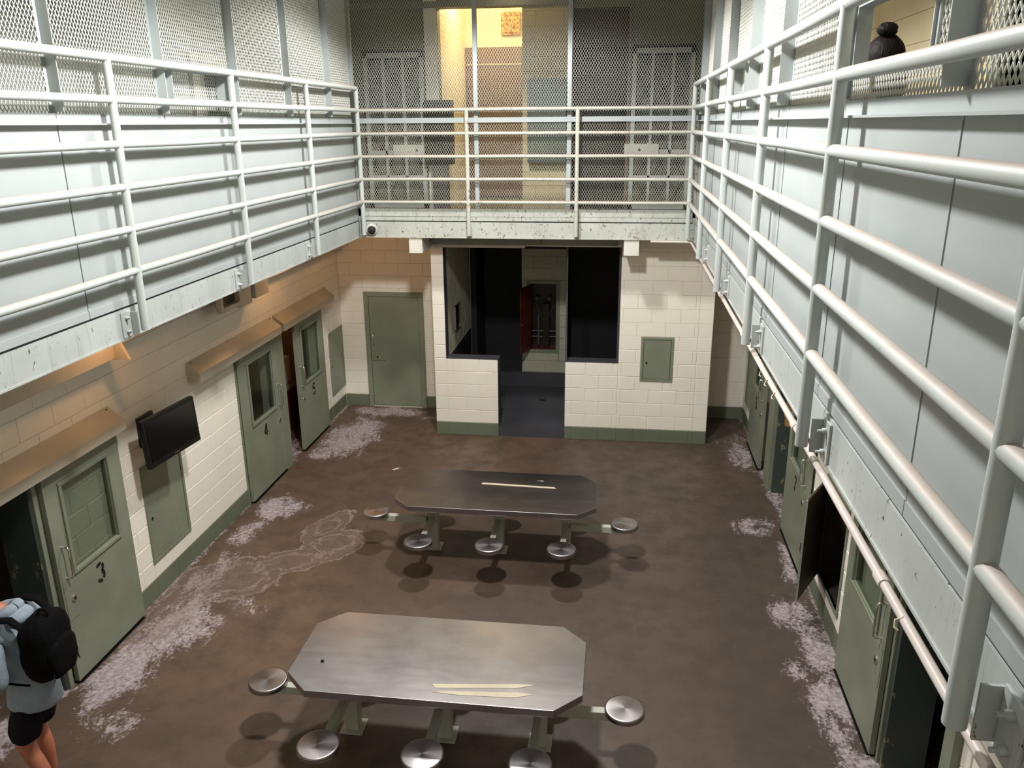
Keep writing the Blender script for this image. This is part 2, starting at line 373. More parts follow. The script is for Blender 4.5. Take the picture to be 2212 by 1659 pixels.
n3 += blocks(wb, 'B', 1.36, XR, 0, 2.95, [], CREAM, BASEG)
print('BLOCKS', n1, n2, n3)
backing('wall_front', 'B', XL-.2, XR+.2, 0, 7.0, [], CREAM, org=lambda u, w, z: (u, -1.4+w, z))
struct(MB().box((-7, -1.5, 7.0), (4.6, 16, 7.1)).build('ceiling', DECKM))
# cells behind the walls
for nm, xa, xb in (('wall_cells_left', XL-.2, -6.9), ('wall_cells_right', XR+.2, 4.5)):
    m = MB(); s = -1 if xb < 0 else 1
    m.box((xb, -1.4, 0), (xb+s*.1, 12.9, 3.1)); m.box((xa, -1.4, 3.1), (xb, 12.9, 3.2))
    for y in (3.6, 5.9, 8.1, 9.95+.06, 12.3): m.box((xa, y, 0), (xb, y+.12, 3.1))
    struct(m.build(nm, CELLM))
    m = MB(); m.box((xb, -1.4, 3.2), (xb+s*.1, 12.9, 7)); struct(m.build(nm.replace('wall', 'wall_upper'), CELLM))

# ------------------------------------------------------------------ shower enclosure under the rear walkway
bw = struct(bpy.data.objects.new('wall_shower', None)); COL.objects.link(bw)
HB = 3.13
m = MB()
for a, b, c, d in ((-2.705, -2.522, 0, HB), (-2.522, -1.74, 0, 1.216), (-.74, .036, 0, 1.216), (.036, 1.352, 0, HB)): m.box((a, YF+.009, c), (b, YF+.2, d))
m.box((-2.522, YF+.009, 2.90), (.036, YF+.2, HB)); m.box((1.16, YF+.2, 0), (1.352, YB, HB)); m.box((-2.705, YF+.2, 0), (-2.535, 13.7, HB))
m.build('masonry', CREAM, bw)
n4 = blocks(bw, 'F', -2.705, -2.52, 0, 2.9, [], CREAM, BASEG, origin=-2.705-.2032)
for k in range(1): pass
n4 += blocks(bw, 'F', -2.52, -1.742, 0, 1.2192, [], CREAM, BASEG, bond=.3)
n4 += blocks(bw, 'F', -.742, .036, 0, 1.2192, [], CREAM, BASEG, bond=.1)
n4 += blocks(bw, 'F', .036, 1.152, 0, 2.9, [(.356, .818, .955, 1.62), (.036, .04, 1.2, 3)], CREAM, BASEG, bond=.25)
n4 += blocks(bw, 'F', 1.152, 1.352, 0, 2.9, [], CREAM, BASEG, origin=1.152-.2032)
print('SHOWER BLOCKS', n4)
c = MB()  # dark grey painted caps and jamb faces
c.box((-2.52, YF-.004, 1.216), (-1.736, YF+.21, 1.228)); c.box((-.744, YF-.004, 1.216), (.036, YF+.21, 1.228))
c.box((-1.745, YF+.004, .0), (-1.736, YF+.21, 1.222)); c.box((-.744, YF+.004, .0), (-.735, YF+.21, 1.222)); c.box((.028, YF+.004, 1.22), (.037, YF+.21, 2.9))
c.box((-2.523, YF+.0, 1.22), (-2.519, YF+.2, 2.9)); c.box((-.735, YF+.012, 1.23), (-.715, YF+.06, 2.9)); c.box((.005, YF+.012, 1.23), (.027, YF+.06, 2.9))
c.build('painted_edge', GREYP, bw)
# raised floor, curb, rear piers and dark stalls
YC = 13.65
r = MB(); r.box((-1.74, YF+.01, 0), (-.74, YF+.3, .15)); r.box((-2.535, YF+.2, 0), (1.16, YC, .148)); r.box((-2.535, YC, 0), (1.16, YC+1.2, .30)); r.box((-2.535, YC-.02, .1), (1.16, YC+.12, .40))
r.build('shower_floor', GREYP, bw)
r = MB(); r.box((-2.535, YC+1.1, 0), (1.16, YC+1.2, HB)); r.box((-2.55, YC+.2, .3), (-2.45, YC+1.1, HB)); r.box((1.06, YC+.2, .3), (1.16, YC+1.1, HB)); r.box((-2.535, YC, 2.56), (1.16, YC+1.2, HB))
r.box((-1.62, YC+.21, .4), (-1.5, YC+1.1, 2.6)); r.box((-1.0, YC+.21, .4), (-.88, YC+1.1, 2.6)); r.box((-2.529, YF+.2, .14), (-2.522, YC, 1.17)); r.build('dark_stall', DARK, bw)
r = MB(); r.box((.5, YC, .4), (1.16, YC+.2, 2.6)); r.box((1.152, YF+.2, .14), (1.162, YC, HB)); r.box((-1.63, YC+.012, .4), (-1.52, YC+.2, 2.6)); r.box((-1.0, YC+.012, .4), (-.87, YC+.2, 2.6)); r.box((-1.53, YC+.012, .4), (-.99, YC+.2, .79)); r.box((-1.53, YC+.012, 2.0), (-.99, YC+.2, 2.6)); r.build('pier', CREAMD, bw)
blocks(bw, 'F', -1.63, -.87, .4064, 2.56, [(-1.53, -.99, .79, 2.0)], CREAMD, org=lambda u, w_, z: (u, YC-w_, z))
blocks(bw, 'L', YF+.2, YC, .1, 2.9, [(12.30, 12.66, 1.45, 1.85), (11, 14, 0, 1.17)], CREAMD, org=lambda u, w_, z: (-2.524+w_, u, z))
sw = thing('wall_slot', 'black slot with bright metal rim in the grey side wall of the shower', 'slot', (-2.522, 12.48, 1.65))
mm = MB().box((-2.53, 12.31, 1.46), (-2.518, 12.65, 1.84)); mm.build('opening_plate', BLACK, sw)
mm = MB()
for a, b in (((12.29, 1.44), (12.31, 1.86)), ((12.65, 1.44), (12.67, 1.86)), ((12.29, 1.44), (12.67, 1.46)), ((12.29, 1.84), (12.67, 1.86))): mm.box((-2.525, a[0], a[1]), (-2.508, b[0], b[1]))
mm.build('rim', CHROME, sw)
# plumbing cabinet with open red-brown door
pc = thing('plumbing_cabinet', 'green framed recessed plumbing cabinet with open red-brown door between dark shower stalls', 'cabinet', (-1.26, YC, .75))
m = MB(); x0, x1, z0, z1 = -1.53, -.99, .77, 2.02
for a, b, c_2, d in ring4(x0-.01, x1+.01, z0-.01, z1+.01, .06): m.box((a, YC-.015, c_2), (b, YC+.02, d))
m.build('frame', GREEN, pc)
m = MB(); m.box((x0, YC+.28, z0), (x1, YC+.3, z1)); m.box((x0, YC, z0), (x0+.01, YC+.3, z1)); m.box((x1-.01, YC, z0), (x1, YC+.3, z1)); m.box((x0, YC, z1-.01), (x1, YC+.3, z1)); m.build('interior', BLACK, pc)
m = MB(); m.box((x0, YC+.01, z0+.04), (x1, YC+.3, z0+.055)); m.build('bottom_lip', RED, pc)
hx, hy = x0+.05, YC-.01; dx, dy = -.13, -.42
m = MB(); nrm = Vector((-dy, dx, 0)).normalized()*.012
q = [Vector((hx, hy, 0)), Vector((hx+dx, hy+dy, 0)), Vector((hx+dx, hy+dy, 0))+nrm, Vector((hx, hy, 0))+nrm]
m.prism(q, lambda p, z: (p.x, p.y, z), z0+.06, z1-.06); cd = m.build('door', RED, pc)
MB().ball((hx+dx*.85+.012, hy+dy*.85, 1.33), (.012, .012, .012), 8, 6).build('knob', CHROME, cd)
m = MB(); m.tube([(-1.40+.32*(t/14), YC+.06, 1.62-.28*math.sin(math.pi*t/14)) for t in range(15)], .004, 6); m.build('supply_hose', DULL, pc)
for xx in (-1.38, -1.17):
    m = MB(); m.tube([(xx, YC+.2, 1.70), (xx, YC+.08, 1.70)], .03, 12); m.build('valve', DULL, pc)
for xx, zz in ((-1.36, 1.1), (-1.2, 1.0)):
    m = MB(); m.tube([(xx, YC+.2, .85), (xx, YC+.2, zz+.3)], .02, 10); m.tube([(x0+.03, YC+.2, zz), (x1-.03, YC+.2, zz)], .015, 8); m.build('pipe', DULL, pc)
MB().box((-1.27, YC+.1, .84), (-1.17, YC+.2, 1.6)).build('meter_box', BLACK, pc)
sd = thing('floor_drain', 'small round drain in the grey shower floor', 'drain', (-1.2, 12.9, .148)); m = MB(); m.tube([(-1.2, 12.9, .149), (-1.2, 12.9, .152)], .06, 16); m.build('grate', BLACK, sd)

# ------------------------------------------------------------------ stencilled digits
def arc(cx, cy, rx, ry, a0, a1, n=8): return [(cx+rx*math.cos(math.radians(a0+(a1-a0)*i/n)), cy+ry*math.sin(math.radians(a0+(a1-a0)*i/n))) for i in range(n+1)]
DIG = {'3': [arc(.3, .76, .26, .24, 150, 60), arc(.3, .76, .26, .24, 40, -70), arc(.3, .26, .28, .26, 70, -50), arc(.3, .26, .28, .26, -75, -155)],
       '4': [[(.42, 1), (.06, .36)], [(.0, .3), (.36, .3)], [(.46, .3), (.62, .3)], [(.44, 1), (.44, .38)], [(.44, .24), (.44, 0)]],
       '5': [[(.56, 1), (.12, 1)], [(.1, .94), (.07, .55)], arc(.28, .3, .28, .3, 130, 20), arc(.28, .3, .28, .3, 0, -80), arc(.28, .3, .28, .3, -100, -155)],
       '6': [arc(.44, .5, .4, .52, 95, 170), arc(.3, .28, .26, .28, 200, 275), arc(.3, .28, .26, .28, 290, 420), arc(.3, .28, .26, .28, 85, 150)],
       '7': [[(0, 1), (.56, 1)], [(.54, .92), (.34, .5)], [(.32, .42), (.2, 0)]],
       '8': [arc(.3, .76, .22, .22, 100, 260), arc(.3, .76, .22, .22, 80, -80), arc(.3, .27, .27, .27, 100, 260), arc(.3, .27, .27, .27, 80, -80)]}
def digit(ch, side, u, z, h, w_, parent, flip=False):
    P = SIDE[side]; m = MB(); hw = .06*h/.9*1.5
    for st in DIG[ch]:
        pts = [Vector(p)*h for p in st]; L_, R_ = [], []
        for i, p in enumerate(pts):
            d = (pts[min(i+1, len(pts)-1)]-pts[max(i-1, 0)]).normalized(); nn = Vector((-d.y, d.x))*hw; L_.append(p+nn); R_.append(p-nn)
        for i in range(len(pts)-1):
            q = [L_[i], L_[i+1], R_[i+1], R_[i]]
            m.prism(q, lambda p, ww: P(u+(-p.x if flip else p.x), ww, z+p.y), w_, w_+.0012)
    return m.build('painted_number', INK, parent)

# ------------------------------------------------------------------ sliding cell doors
def cell_door(side, u0, u1, handle_at_low, num, label, win=True):
    P = SIDE[side]; t = thing('door_'+(num or '8'), label, 'door', P((u0+u1)/2, .05, .03)); W0, W1 = .022, .062; H = 1.94
    f = (lambda v: u0+v) if handle_at_low else (lambda v: u1-v); wd = u1-u0
    wa, wb_ = sorted((f(.20), f(wd-.20))); za, zb = 1.0, 1.77
    m = MB()
    for a, b, c, d in ((u0, u1, .03, za), (u0, u1, zb, H), (u0, wa, za, zb), (wb_, u1, za, zb)): m.box(P(a, W0, c), P(b, W1, d))
    m.build('slab', GREEN, t)
    m = MB(); fr = .035
    for a, b, c, d in ring4(wa-fr, wb_+fr, za-fr, zb+fr, fr): m.box(P(a, W1, c), P(b, W1+.018, d))
    m.build('window_frame', GREENC, t, bevel=.006)
    MB().box(P(wa, .036, za), P(wb_, .044, zb)).build('pane', GLASS, t)
    hu = f(.085)
    m = MB(); m.tube([P(hu, W1, 1.27), P(hu, W1+.05, 1.27), P(hu, W1+.062, 1.255), P(hu, W1+.062, 1.0), P(hu, W1+.05, .985), P(hu, W1, .985)], .009, 8); m.build('handle', CHROME, t)
    m = MB(); m.box(P(f(.02), W1, .60), P(f(.15), W1+.004, .93)); m.build('lock_cover', GREEN, t, bevel=.002)
    lu = f(.12); m = MB(); m.tube([P(lu, W1+.004, .775), P(lu, W1+.012, .775)], .032, 18); k = m.build('lock', CHROME, t)
    m = MB(); m.tube([P(lu, W1+.011, .775), P(lu, W1+.014, .775)], .014, 10); m.build('keyhole', BLACK, k)
    if num:
        flip = side == 'R'; du = u0+wd*.5+(.06 if flip else -.06)
        digit(num, side, du, .72, .16, W1+.001, t, flip)
    m = MB(); m.box(P(u0+.02, -.0, .0), P(u1-.02, W0+.05, .012)); m.build('floor_guide', BLACK, t)
    return t
cell_door('L', 5.37, 6.385, True, '3', 'olive green steel cell door stencilled 3, slid open')
cell_door('L', 8.88, 9.97, False, '4', 'olive green steel cell door stencilled 4, closed, dark window')
cell_door('L', 10.62, 11.70, True, '5', 'olive green steel cell door stencilled 5, slid half open')
cell_door('R', 10.66, 11.70, True, '6', 'olive green steel cell door stencilled 6 across from door 5')
cell_door('R', 7.93, 8.96, True, '7', 'olive green steel cell door stencilled 7 beside open hatch')
cell_door('R', 5.30, 6.36, True, '', 'unnumbered green cell door beside large dark doorway, chrome handle')
# door frames of the openings
def frame(side, us, label, mats=(GREENC, PEEL), reveal=None):
    P = SIDE[side]; t = bpy.data.objects.new('trim_%d' % (2+len([o for o in bpy.data.objects if o.name.startswith('trim_')])), None); COL.objects.link(t); t.location = P(us[0][0], 0, 0); t['kind'] = 'structure'; t['label'] = label
    for a, b, w1 in us: MB().box(P(a, -.2, 0), P(b, w1, 1.97)).build('jamb', mats[0], t, bevel=.004)
    if reveal:
        for a, b in reveal: MB().box(P(a, -.30, 0), P(b, -.0, 1.95)).build('reveal', mats[1], t)
    return t
frame('L', [(5.295, 5.345, .03), (4.20, 4.28, .03)], 'chipped green frame of dark opening beside door 3', reveal=[(5.275, 5.296)])
frame('L', [(8.86, 8.95, .012), (9.99, 10.18, .06)], 'chipped green frame post between doors 4 and 5')
frame('L', [(11.15, 11.2, .012)], 'green jamb hidden behind half open door 5')
frame('R', [(10.0, 10.33, .05), (8.97, 9.0, .012)], 'green frame post between door 6 and opening of cell 7', reveal=[(9.955, 10.0)])
frame('R', [(5.25, 5.29, .02), (4.12, 4.25, .05)], 'green frame of the big dark doorway under the nearest post', (GREEN, PEEL), reveal=[(5.20, 5.25)])
m = MB(); m.box((XR-.001, 9.952, 0), (XR+.3, 9.956, 1.95)); 
# yellow bare patch on reveal
def ragged(cx, cz, rx, rz, n=22): return [(cx+rx*math.cos(2*math.pi*i/n)*(.75+.5*random.random()), cz+rz*math.sin(2*math.pi*i/n)*(.75+.5*random.random())) for i in range(n)]
OCHRE = m_plain('bare_ochre_plaster', sl(196, 152, 84), .8, 0, .3)
for cx, cz, rx, rz in ((XR+.12, 1.08, .05, .2), (XR+.2, 1.02, .03, .12)):
    pt = MB().prism(ragged(cx, cz, rx, rz), lambda p, y: (p[0], y, p[1]), 9.950, 9.9545).build('peeled_patch', OCHRE); pt.parent = [o for o in bpy.data.objects if o.get('label', '').startswith('green frame post between door 6')][0]
    pt.location = -worldloc(pt.parent)

# hoods over the sliding door tracks
def hood(side, u0, u1, label):
    P = SIDE[side]; t = thing('track_hood', label, 'track cover', P((u0+u1)/2, .0, 1.88), 'sheet metal covers above the cell doors')
    prof = [(0, 2.165), (.155, 2.045), (.155, 1.95), (0, 1.95)]
    MB().prism(prof, lambda p, u: P(u, p[0], p[1]), u0, u1).build('cover', HOOD, t, bevel=.003)
    MB().prism([(p[0]*1.012, p[1]+.001) for p in prof], lambda p, u: P(u, p[0], p[1]), u0-.003, u0).build('end_plate', HOOD, t)
    for uu_ in (u0+.06, u1-.06):
        MB().tube([P(uu_, .03, 2.15), P(uu_, .032, 2.155)], .008, 8).build('screw', BLACK, t)
hood('L', 4.05, 6.42, 'long beige metal track cover above door 3')
hood('L', 7.80, 9.99, 'rust-scuffed beige track cover above door 4')
hood('L', 10.08, 12.05, 'beige track cover above door 5, glowing orange')
hood('R', 4.05, 6.40, 'dusty beige track cover above the unnumbered green door')
hood('R', 7.85, 10.0, 'beige track cover above door 7 under the walkway')
hood('R', 10.1, 12.0, 'beige track cover nearest the corner panel, above door 6')

# flush access panels
def access(side, u0, u1, z0, z1, label, mat=GREEN, lock=True, low=True):
    P = SIDE[side]; t = thing('access_panel', label, 'access panel', P((u0+u1)/2, 0, z0)); fr = .035; m = MB()
    for a, b, c, d in ring4(u0, u1, z0, z1, fr): m.box(P(a, -.01, c), P(b, .014, d))
    m.build('frame', GREENC if not lock else mat, t, bevel=.003)
    MB().box(P(u0+fr+.006, -.01, z0+fr+.006), P(u1-fr-.006, .006, z1-fr-.006)).build('panel', mat, t, bevel=.002)
    lu = u0+fr+.05 if low else u1-fr-.05
    MB().tube([P(lu, .005, (z0+z1)/2-.05), P(lu, .012, (z0+z1)/2-.05)], .014, 10).build('lock', BLACK, t)
    MB().box(P(u0+fr, -.012, z0+fr), P(u1-fr, -.004, z1-fr)).build('gap', BLACK, t)
access('L', 6.73, 7.47, .37, 1.41, 'green access panel with chipped edges below the television', GREEN, False, True)
access('L', 12.06, 12.71, .37, 1.41, 'narrow green access panel in the corner past door 5')
access('F', .356, .818, .955, 1.618, 'small green access door in the cream shower wall')
access('R', 11.77, 12.51, .37, 1.41, 'green access panel past door 6 near the corner')
# open utility hatch on the right wall
uh = thing('utility_hatch', 'open utility hatch with swung-out green door and dark recess beside door 7', 'hatch', (XR, 7.05, .34))
m = MB(); m.box((XR+.28, 6.66, .34), (XR+.3, 7.42, 1.36)); m.box((XR, 6.66, .34), (XR+.3, 6.68, 1.36)); m.box((XR, 7.40, .34), (XR+.3, 7.42, 1.36)); m.box((XR, 6.66, .32), (XR+.3, 7.42, .35)); m.box((XR, 6.66, 1.34), (XR+.3, 7.42, 1.36))
m.build('recess', m_plain('rusty_recess', sl(44, 36, 30), .8, 0, .5), uh)
m = MB()
for a, b, c, d in ring4(6.64, 7.44, .32, 1.38, .03): m.box((XR-.014, a, c), (XR+.02, b, d))
m.build('frame', GREEN, uh)
h0 = Vector((XR-.01, 7.42, 0)); h1 = Vector((1.715, 6.86, 0)); dn = (h1-h0).normalized(); nn = Vector((-dn.y, dn.x, 0))*.012
DRK = m_plain('unpainted_door_back', sl(74, 66, 52), .6, 0, .5)
hd = MB().prism([h0, h1, h1+nn, h0+nn], lambda p, z: (p.x, p.y, z), .335, 1.355).build('hatch_door', DRK, uh)
MB().prism([h0-nn*.4, h1-nn*.4, h1, h0], lambda p, z: (p.x, p.y, z), .33, 1.36).build('door_skin', GREEN, hd)
MB().prism([h1-nn*.4-dn*.012, h1-nn*.4, h1+nn*1.1, h1+nn*1.1-dn*.012], lambda p, z: (p.x, p.y, z), .33, 1.36).build('door_edge', LEGP, hd)
lp = h1-dn*.05; MB().box((lp.x-.02, lp.y-.03, .82), (lp.x+.02, lp.y+.03, .9)).build('latch', BLACK, hd)
# rear left door
dr = thing('door_9', 'plain green steel door with pull handle in the rear cream wall', 'door', (-3.62, YB, 0))
m = MB()
for a, b, c, d in ((-4.12, -4.045, 0, 1.895), (-3.205, -3.13, 0, 1.895), (-4.12, -3.13, 1.895, 1.965)): m.box((a, YB-.03, c), (b, YB+.05, d))
m.build('frame', GREEN, dr, bevel=.004); sb = MB().box((-4.04, YB-.012, .03), (-3.21, YB+.03, 1.89)).build('slab', GREEN, dr)
m = MB(); m.tube([(-3.985, YB-.012, 1.29), (-3.985, YB-.06, 1.28), (-3.985, YB-.065, 1.10), (-3.985, YB-.012, 1.09)], .009, 8); m.build('handle', CHROME, dr)
m = MB(); m.tube([(-3.94, YB-.012, .87), (-3.94, YB-.02, .87)], .015, 10); m.build('lock', BLACK, dr)
MB().box((-4.02, YB-.0135, .805), (-3.8, YB-.012, .81)).build('seam', BLACK, sb)
MB().box((-4.05, YB-.02, 0), (-3.2, YB+.05, .02)).build('threshold', CREAMD, dr)

# television
tv = thing('television', 'black flat-panel television on a wall bracket above the green access panel', 'television', (XL+.2, 6.93, 1.5))
A, Bq = Vector((-4.30, 6.53, 0)), Vector((-4.22, 7.32, 0)); d = (Bq-A).normalized(); nv = Vector((d.y, -d.x, 0))
def tvb(a0, a1, n0, n1, z0, z1, tilt=.06):
    vs = []
    for z in (z0, z1):
        for aa, bb in ((a0, n0), (a1, n0), (a1, n1), (a0, n1)):
            p = A+d*aa+nv*(bb+(z-1.52)*tilt*-1+.03); vs.append((p.x, p.y, z))
    return MB().add(vs, [(0, 3, 2, 1), (4, 5, 6, 7), (0, 1, 5, 4), (1, 2, 6, 5), (2, 3, 7, 6), (3, 0, 4, 7)])
tvb(0, .80, -.05, .0, 1.50, 1.97).build('casing', BLACK, tv, bevel=.006); tvb(.035, .765, 0.0, .003, 1.555, 1.94).build('screen', SCREEN, tv)
tvb(.36, .44, .0, .003, 1.52, 1.528).build('badge', CHROME, tv); tvb(.2, .6, -.11, -.05, 1.58, 1.88).build('rear_housing', BLACK, tv, bevel=.01)
m = MB(); m.box((XL, 6.80, 1.6), (XL+.03, 7.05, 1.9)); m.box((XL+.02, 6.88, 1.68), (-4.33, 6.97, 1.80)); m.build('bracket', BLACK, tv)
for y, z in ((7.0, 2.02), (7.01, 1.985), (6.80, 1.99), (6.5, 1.45)):
    pass

# ------------------------------------------------------------------ ceiling of the lower level: decks and hanging ducts
struct(MB().box((XL, -1.4, 3.13), (PLX-.03, PBY, 3.28)).build('floor_upper_left', DECKM))
struct(MB().box((PRX+.03, -1.4, 3.13), (XR, PBY, 3.28)).build('floor_upper_right', DECKM))
struct(MB().box((XL, PBY+.03, 3.13), (XR, 16, 3.28)).build('floor_upper_back', DECKM))
struct(MB().box((XL, -1.4, 3.13), (XR, .15, 3.28)).build('floor_upper_front', DECKM))
db = thing('ceiling_duct', 'long beige boxed duct under the walkway above door 3', 'duct', (-4.4, 5.5, 2.75)); MB().box((XL+.002, 3.2, 2.65), (-4.30, 6.30, 3.12)).build('casing', HOOD, db); MB().box((XL+.002, 6.335, 2.75), (-4.30, 8.0, 3.12)).build('casing', HOOD, db)
MB().prism([(-4.32, 2.64), (-4.30, 2.95), (-4.17, 2.64)], lambda p, y: (p[0], y, p[1]), 6.30, 6.33).build('bracket', HOOD, db)
db = thing('ceiling_duct', 'beige boxed duct under the walkway above door 5 with an orange glow', 'duct', (-4.4, 11, 2.75)); MB().box((XL, 9.5, 2.75), (-4.30, 12.36, 3.13)).build('casing', HOOD, db, bevel=.004); MB().box((-4.33, 12.36, 2.74), (-4.27, 12.39, 3.13)).build('end_strap', HOOD, db)
vb = thing('vent_box', 'grey framed vent grille under the walkway above door 4', 'vent', (-4.35, 8.5, 2.62)); m = MB()
for a, b, c, d in ring4(8.25, 8.75, 2.6, 3.0, .05): m.box((-4.34, a, c), (-4.28, b, d))
m.build('frame', HOOD, vb); MB().box((-4.36, 8.28, 2.62), (-4.34, 8.72, 2.98)).build('grille', DRK, vb); MB().box((XL, 8.25, 2.98), (-4.28, 8.75, 3.13)).build('hanger', HOOD, vb)
MB().box((XL, 8.76, 2.56), (-4.30, 9.06, 3.13)).build('casing', HOOD, vb, bevel=.005); MB().box((XL, 9.10, 2.60), (-4.27, 9.48, 3.13)).build('casing', HOOD, vb, bevel=.005)
fx = thing('walkway_lamp', 'small lamp housings tucked behind the steel beam above the cell doors', 'lamp', (-3.95, 9, 3.08))
for y in (6.1, 9.9, 11.7): MB().box((-4.0, y-.08, 3.08), (-3.90, y+.08, 3.13)).build('housing', WHITEB, fx)
# ------------------------------------------------------------------ edge beams, bolted brackets, conduit
posts_y = [10.85, 9.083, 7.286, 5.465, 3.66, 1.83, .1]
postsR_y = [10.85, 9.158, 7.321, 5.495, 3.663, 1.806, .1]
def ibeam(name, label, a, b, side, mat, posts):
    t = thing(name, label, 'beam', ((a[0]+b[0])/2, (a[1]+b[1])/2, ZB0)); m = MB(); f = .012
    if side == 'B': m.box((a[0], a[1], ZB0), (b[0], a[1]+.012, ZB1)); m.box((a[0], a[1]-.012, ZB0-.006), (b[0], a[1]+.08, ZB0+.006)); m.box((a[0], a[1]+.01, ZB1-.01), (b[0], a[1]+.08, ZB1))
    else:
        s = 1 if side == 'L' else -1; x = a[0]
        m.box((x-s*.012, a[1], ZB0), (x, b[1], ZB1)); m.box((x-s*.08, a[1], ZB0-.006), (x+s*.006, b[1], ZB0+.006)); m.box((x-s*.08, a[1], ZB1-.01), (x-s*.01, b[1], ZB1))
    m.build('web', mat, t)
    for p in posts:
        if side == 'B': MB().box((p-.03, a[1]-.03, ZB0+.02), (p+.03, a[1], ZB1-.02)).build('bracket', mat, t, bevel=.004); continue
        s = 1 if side == 'L' else -1; x = a[0]; q = p-.085
        br = MB().box((x, q-.06, ZB0+.005), (x+s*.012, q+.05, ZB1-.015)).build('bracket', mat, t, bevel=.003)
        MB().box((x, p-.03, ZB0+.02), (x+s*.06, p-.02, ZB1-.03)).build('bracket', mat, t)
        for z in (ZB0+.05, ZB1-.06):
            MB().tube([(x+s*.012, q-.01, z), (x+s*.03, q-.01, z), (x+s*.031, q-.01, z), (x+s*.05, q-.01, z)], [.014, .014, .007, .007], 6).build('bolt', mat, br)
    return t
ibeam('edge_beam', 'streaked white steel beam under the walkway over doors 3 to 5', (PLX+.005, -1), (0, PBY), 'L', BEAM, posts_y[1:4])
ibeam('edge_beam', 'streaked white steel beam under the walkway over doors 6 and 7', (PRX-.005, -1), (0, PBY), 'R', BEAM, postsR_y[1:6])
ibeam('edge_beam', 'rust-flecked white steel beam above the shower enclosure', (PLX, PBY-.005), (PRX, 0), 'B', BEAMR, [-2.007, -.577])
cp = thing('conduit_pipe', 'dusty painted conduit pipe along the beam over doors 6 and 7', 'pipe', (.93, 6, 3.07))
MB().tube([(.40, PBY-.025, 3.068), (.86, PBY-.03, 3.068), (.925, PBY-.10, 3.066), (.925, 8, 3.064), (.925, 4, 3.066), (.925, -.5, 3.066)], .017, 10).build('pipe', PIPE, cp)
for y in (9.9, 7.5, 6.0, 4.1, 2.6, 1.5): MB().tube([(.925, y-.035, 3.065), (.925, y+.035, 3.065)], .022, 10).build('coupling', PIPE, cp)
for k in range(4):
    y = (5.05, 4.85, 4.6, 2.35)[k]; MB().tube([(.91+random.uniform(-.01, .01), y, 3.08), (.90, y+.015, 3.06), (.89, y-.012, 3.05), (.90, y-.02, 3.045)], .004, 5).build('lint', TAPE, cp)

# ------------------------------------------------------------------ sheet panels, ledge, studs, expanded metal
def sheets(side, label, joints):
    x = PLX if side == 'L' else PRX; s = 1 if side == 'L' else -1
    t = thing('sheet_wall', label, 'panel wall', (x, 6, 3.31))
    for a, b in zip(joints[:-1], joints[1:]):
        MB().box((x-s*.012, a+.003, 3.318), (x, b-.003, 4.585)).build('panel', PANEL, t)
        MB().box((x, a+.004, 3.318), (x+s*.005, b-.004, 3.372)).build('bottom_strip', PANEL, t)
        MB().box((x, a+.004, 3.40), (x+s*.003, a+.03, 4.56)).build('joint_strip', PANEL, t)
    MB().box((x-s*.03, joints[0], 3.3), (x-s*.013, joints[-1], 4.6)).build('backing_gap', BLACK, t)
    MB().box((x-s*.012, joints[0], 4.58), (x+s*.004, joints[-1], 4.642)).build('ledge_strip', PANEL, t)
    MB().box((x-s*.012, joints[0], 4.572), (x+s*.05, joints[-1], 4.582)).build('ledge', PANEL, t)
sheets('L', 'smooth pale sheet steel panels behind the railing over doors 3 to 5', [.1, 1.36, 2.55, 3.8, 4.99, 7.515, 10.03, PBY-.01])
sheets('R', 'smooth pale sheet steel panels behind the railing over doors 6 and 7', [.1, 2.585, 3.84, 5.22, 7.85, 9.2, PBY-.01])

def lattice(L, H, holes=(), sw=.033, lw=.057, th=.0032, bw_=.0048):
    """expanded metal sheet in local (u, z): each strand a thin four-sided bar"""
    nu, nz = int(L/sw), int(H/(lw/2)); i, j = np.meshgrid(np.arange(nu+1), np.arange(nz)); i, j = i.ravel(), j.ravel()
    segs = []
    for dirn in (1, -1):
        u0 = (i+(j % 2)*.5)*sw; z0 = j*lw/2; u1 = u0+dirn*.5*sw; z1 = z0+lw/2
        ok = (u0 >= 0) & (u0 <= L) & (u1 >= 0) & (u1 <= L) & (z1 <= H)
        for h in holes: ok &= ~((u0 > h[0]) & (u0 < h[1]) & (z0 > h[2]-lw/2) & (z0 < h[3]))
        segs.append(np.stack([u0[ok], z0[ok], u1[ok], z1[ok]], 1))
    s = np.concatenate(segs); d = s[:, 2:]-s[:, :2]; d /= np.linalg.norm(d, axis=1)[:, None]; nrm = np.stack([-d[:, 1], d[:, 0]], 1)*th/2
    a, b = s[:, :2], s[:, 2:]; n = len(s); V = np.zeros((n, 8, 3))
    for k, (p, sg, w_) in enumerate(((a, 1, 0), (a, 1, 1), (a, -1, 1), (a, -1, 0), (b, 1, 0), (b, 1, 1), (b, -1, 1), (b, -1, 0))):
        V[:, k, 0:2] = p+sg*nrm; V[:, k, 2] = (w_-.5)*bw_
    F = np.array([(0, 4, 5, 1), (1, 5, 6, 2), (2, 6, 7, 3), (3, 7, 4, 0)]); Fa = (np.arange(n)[:, None, None]*8+F[None]).reshape(-1, 4)
    return V.reshape(-1, 3), Fa
_lc = {}
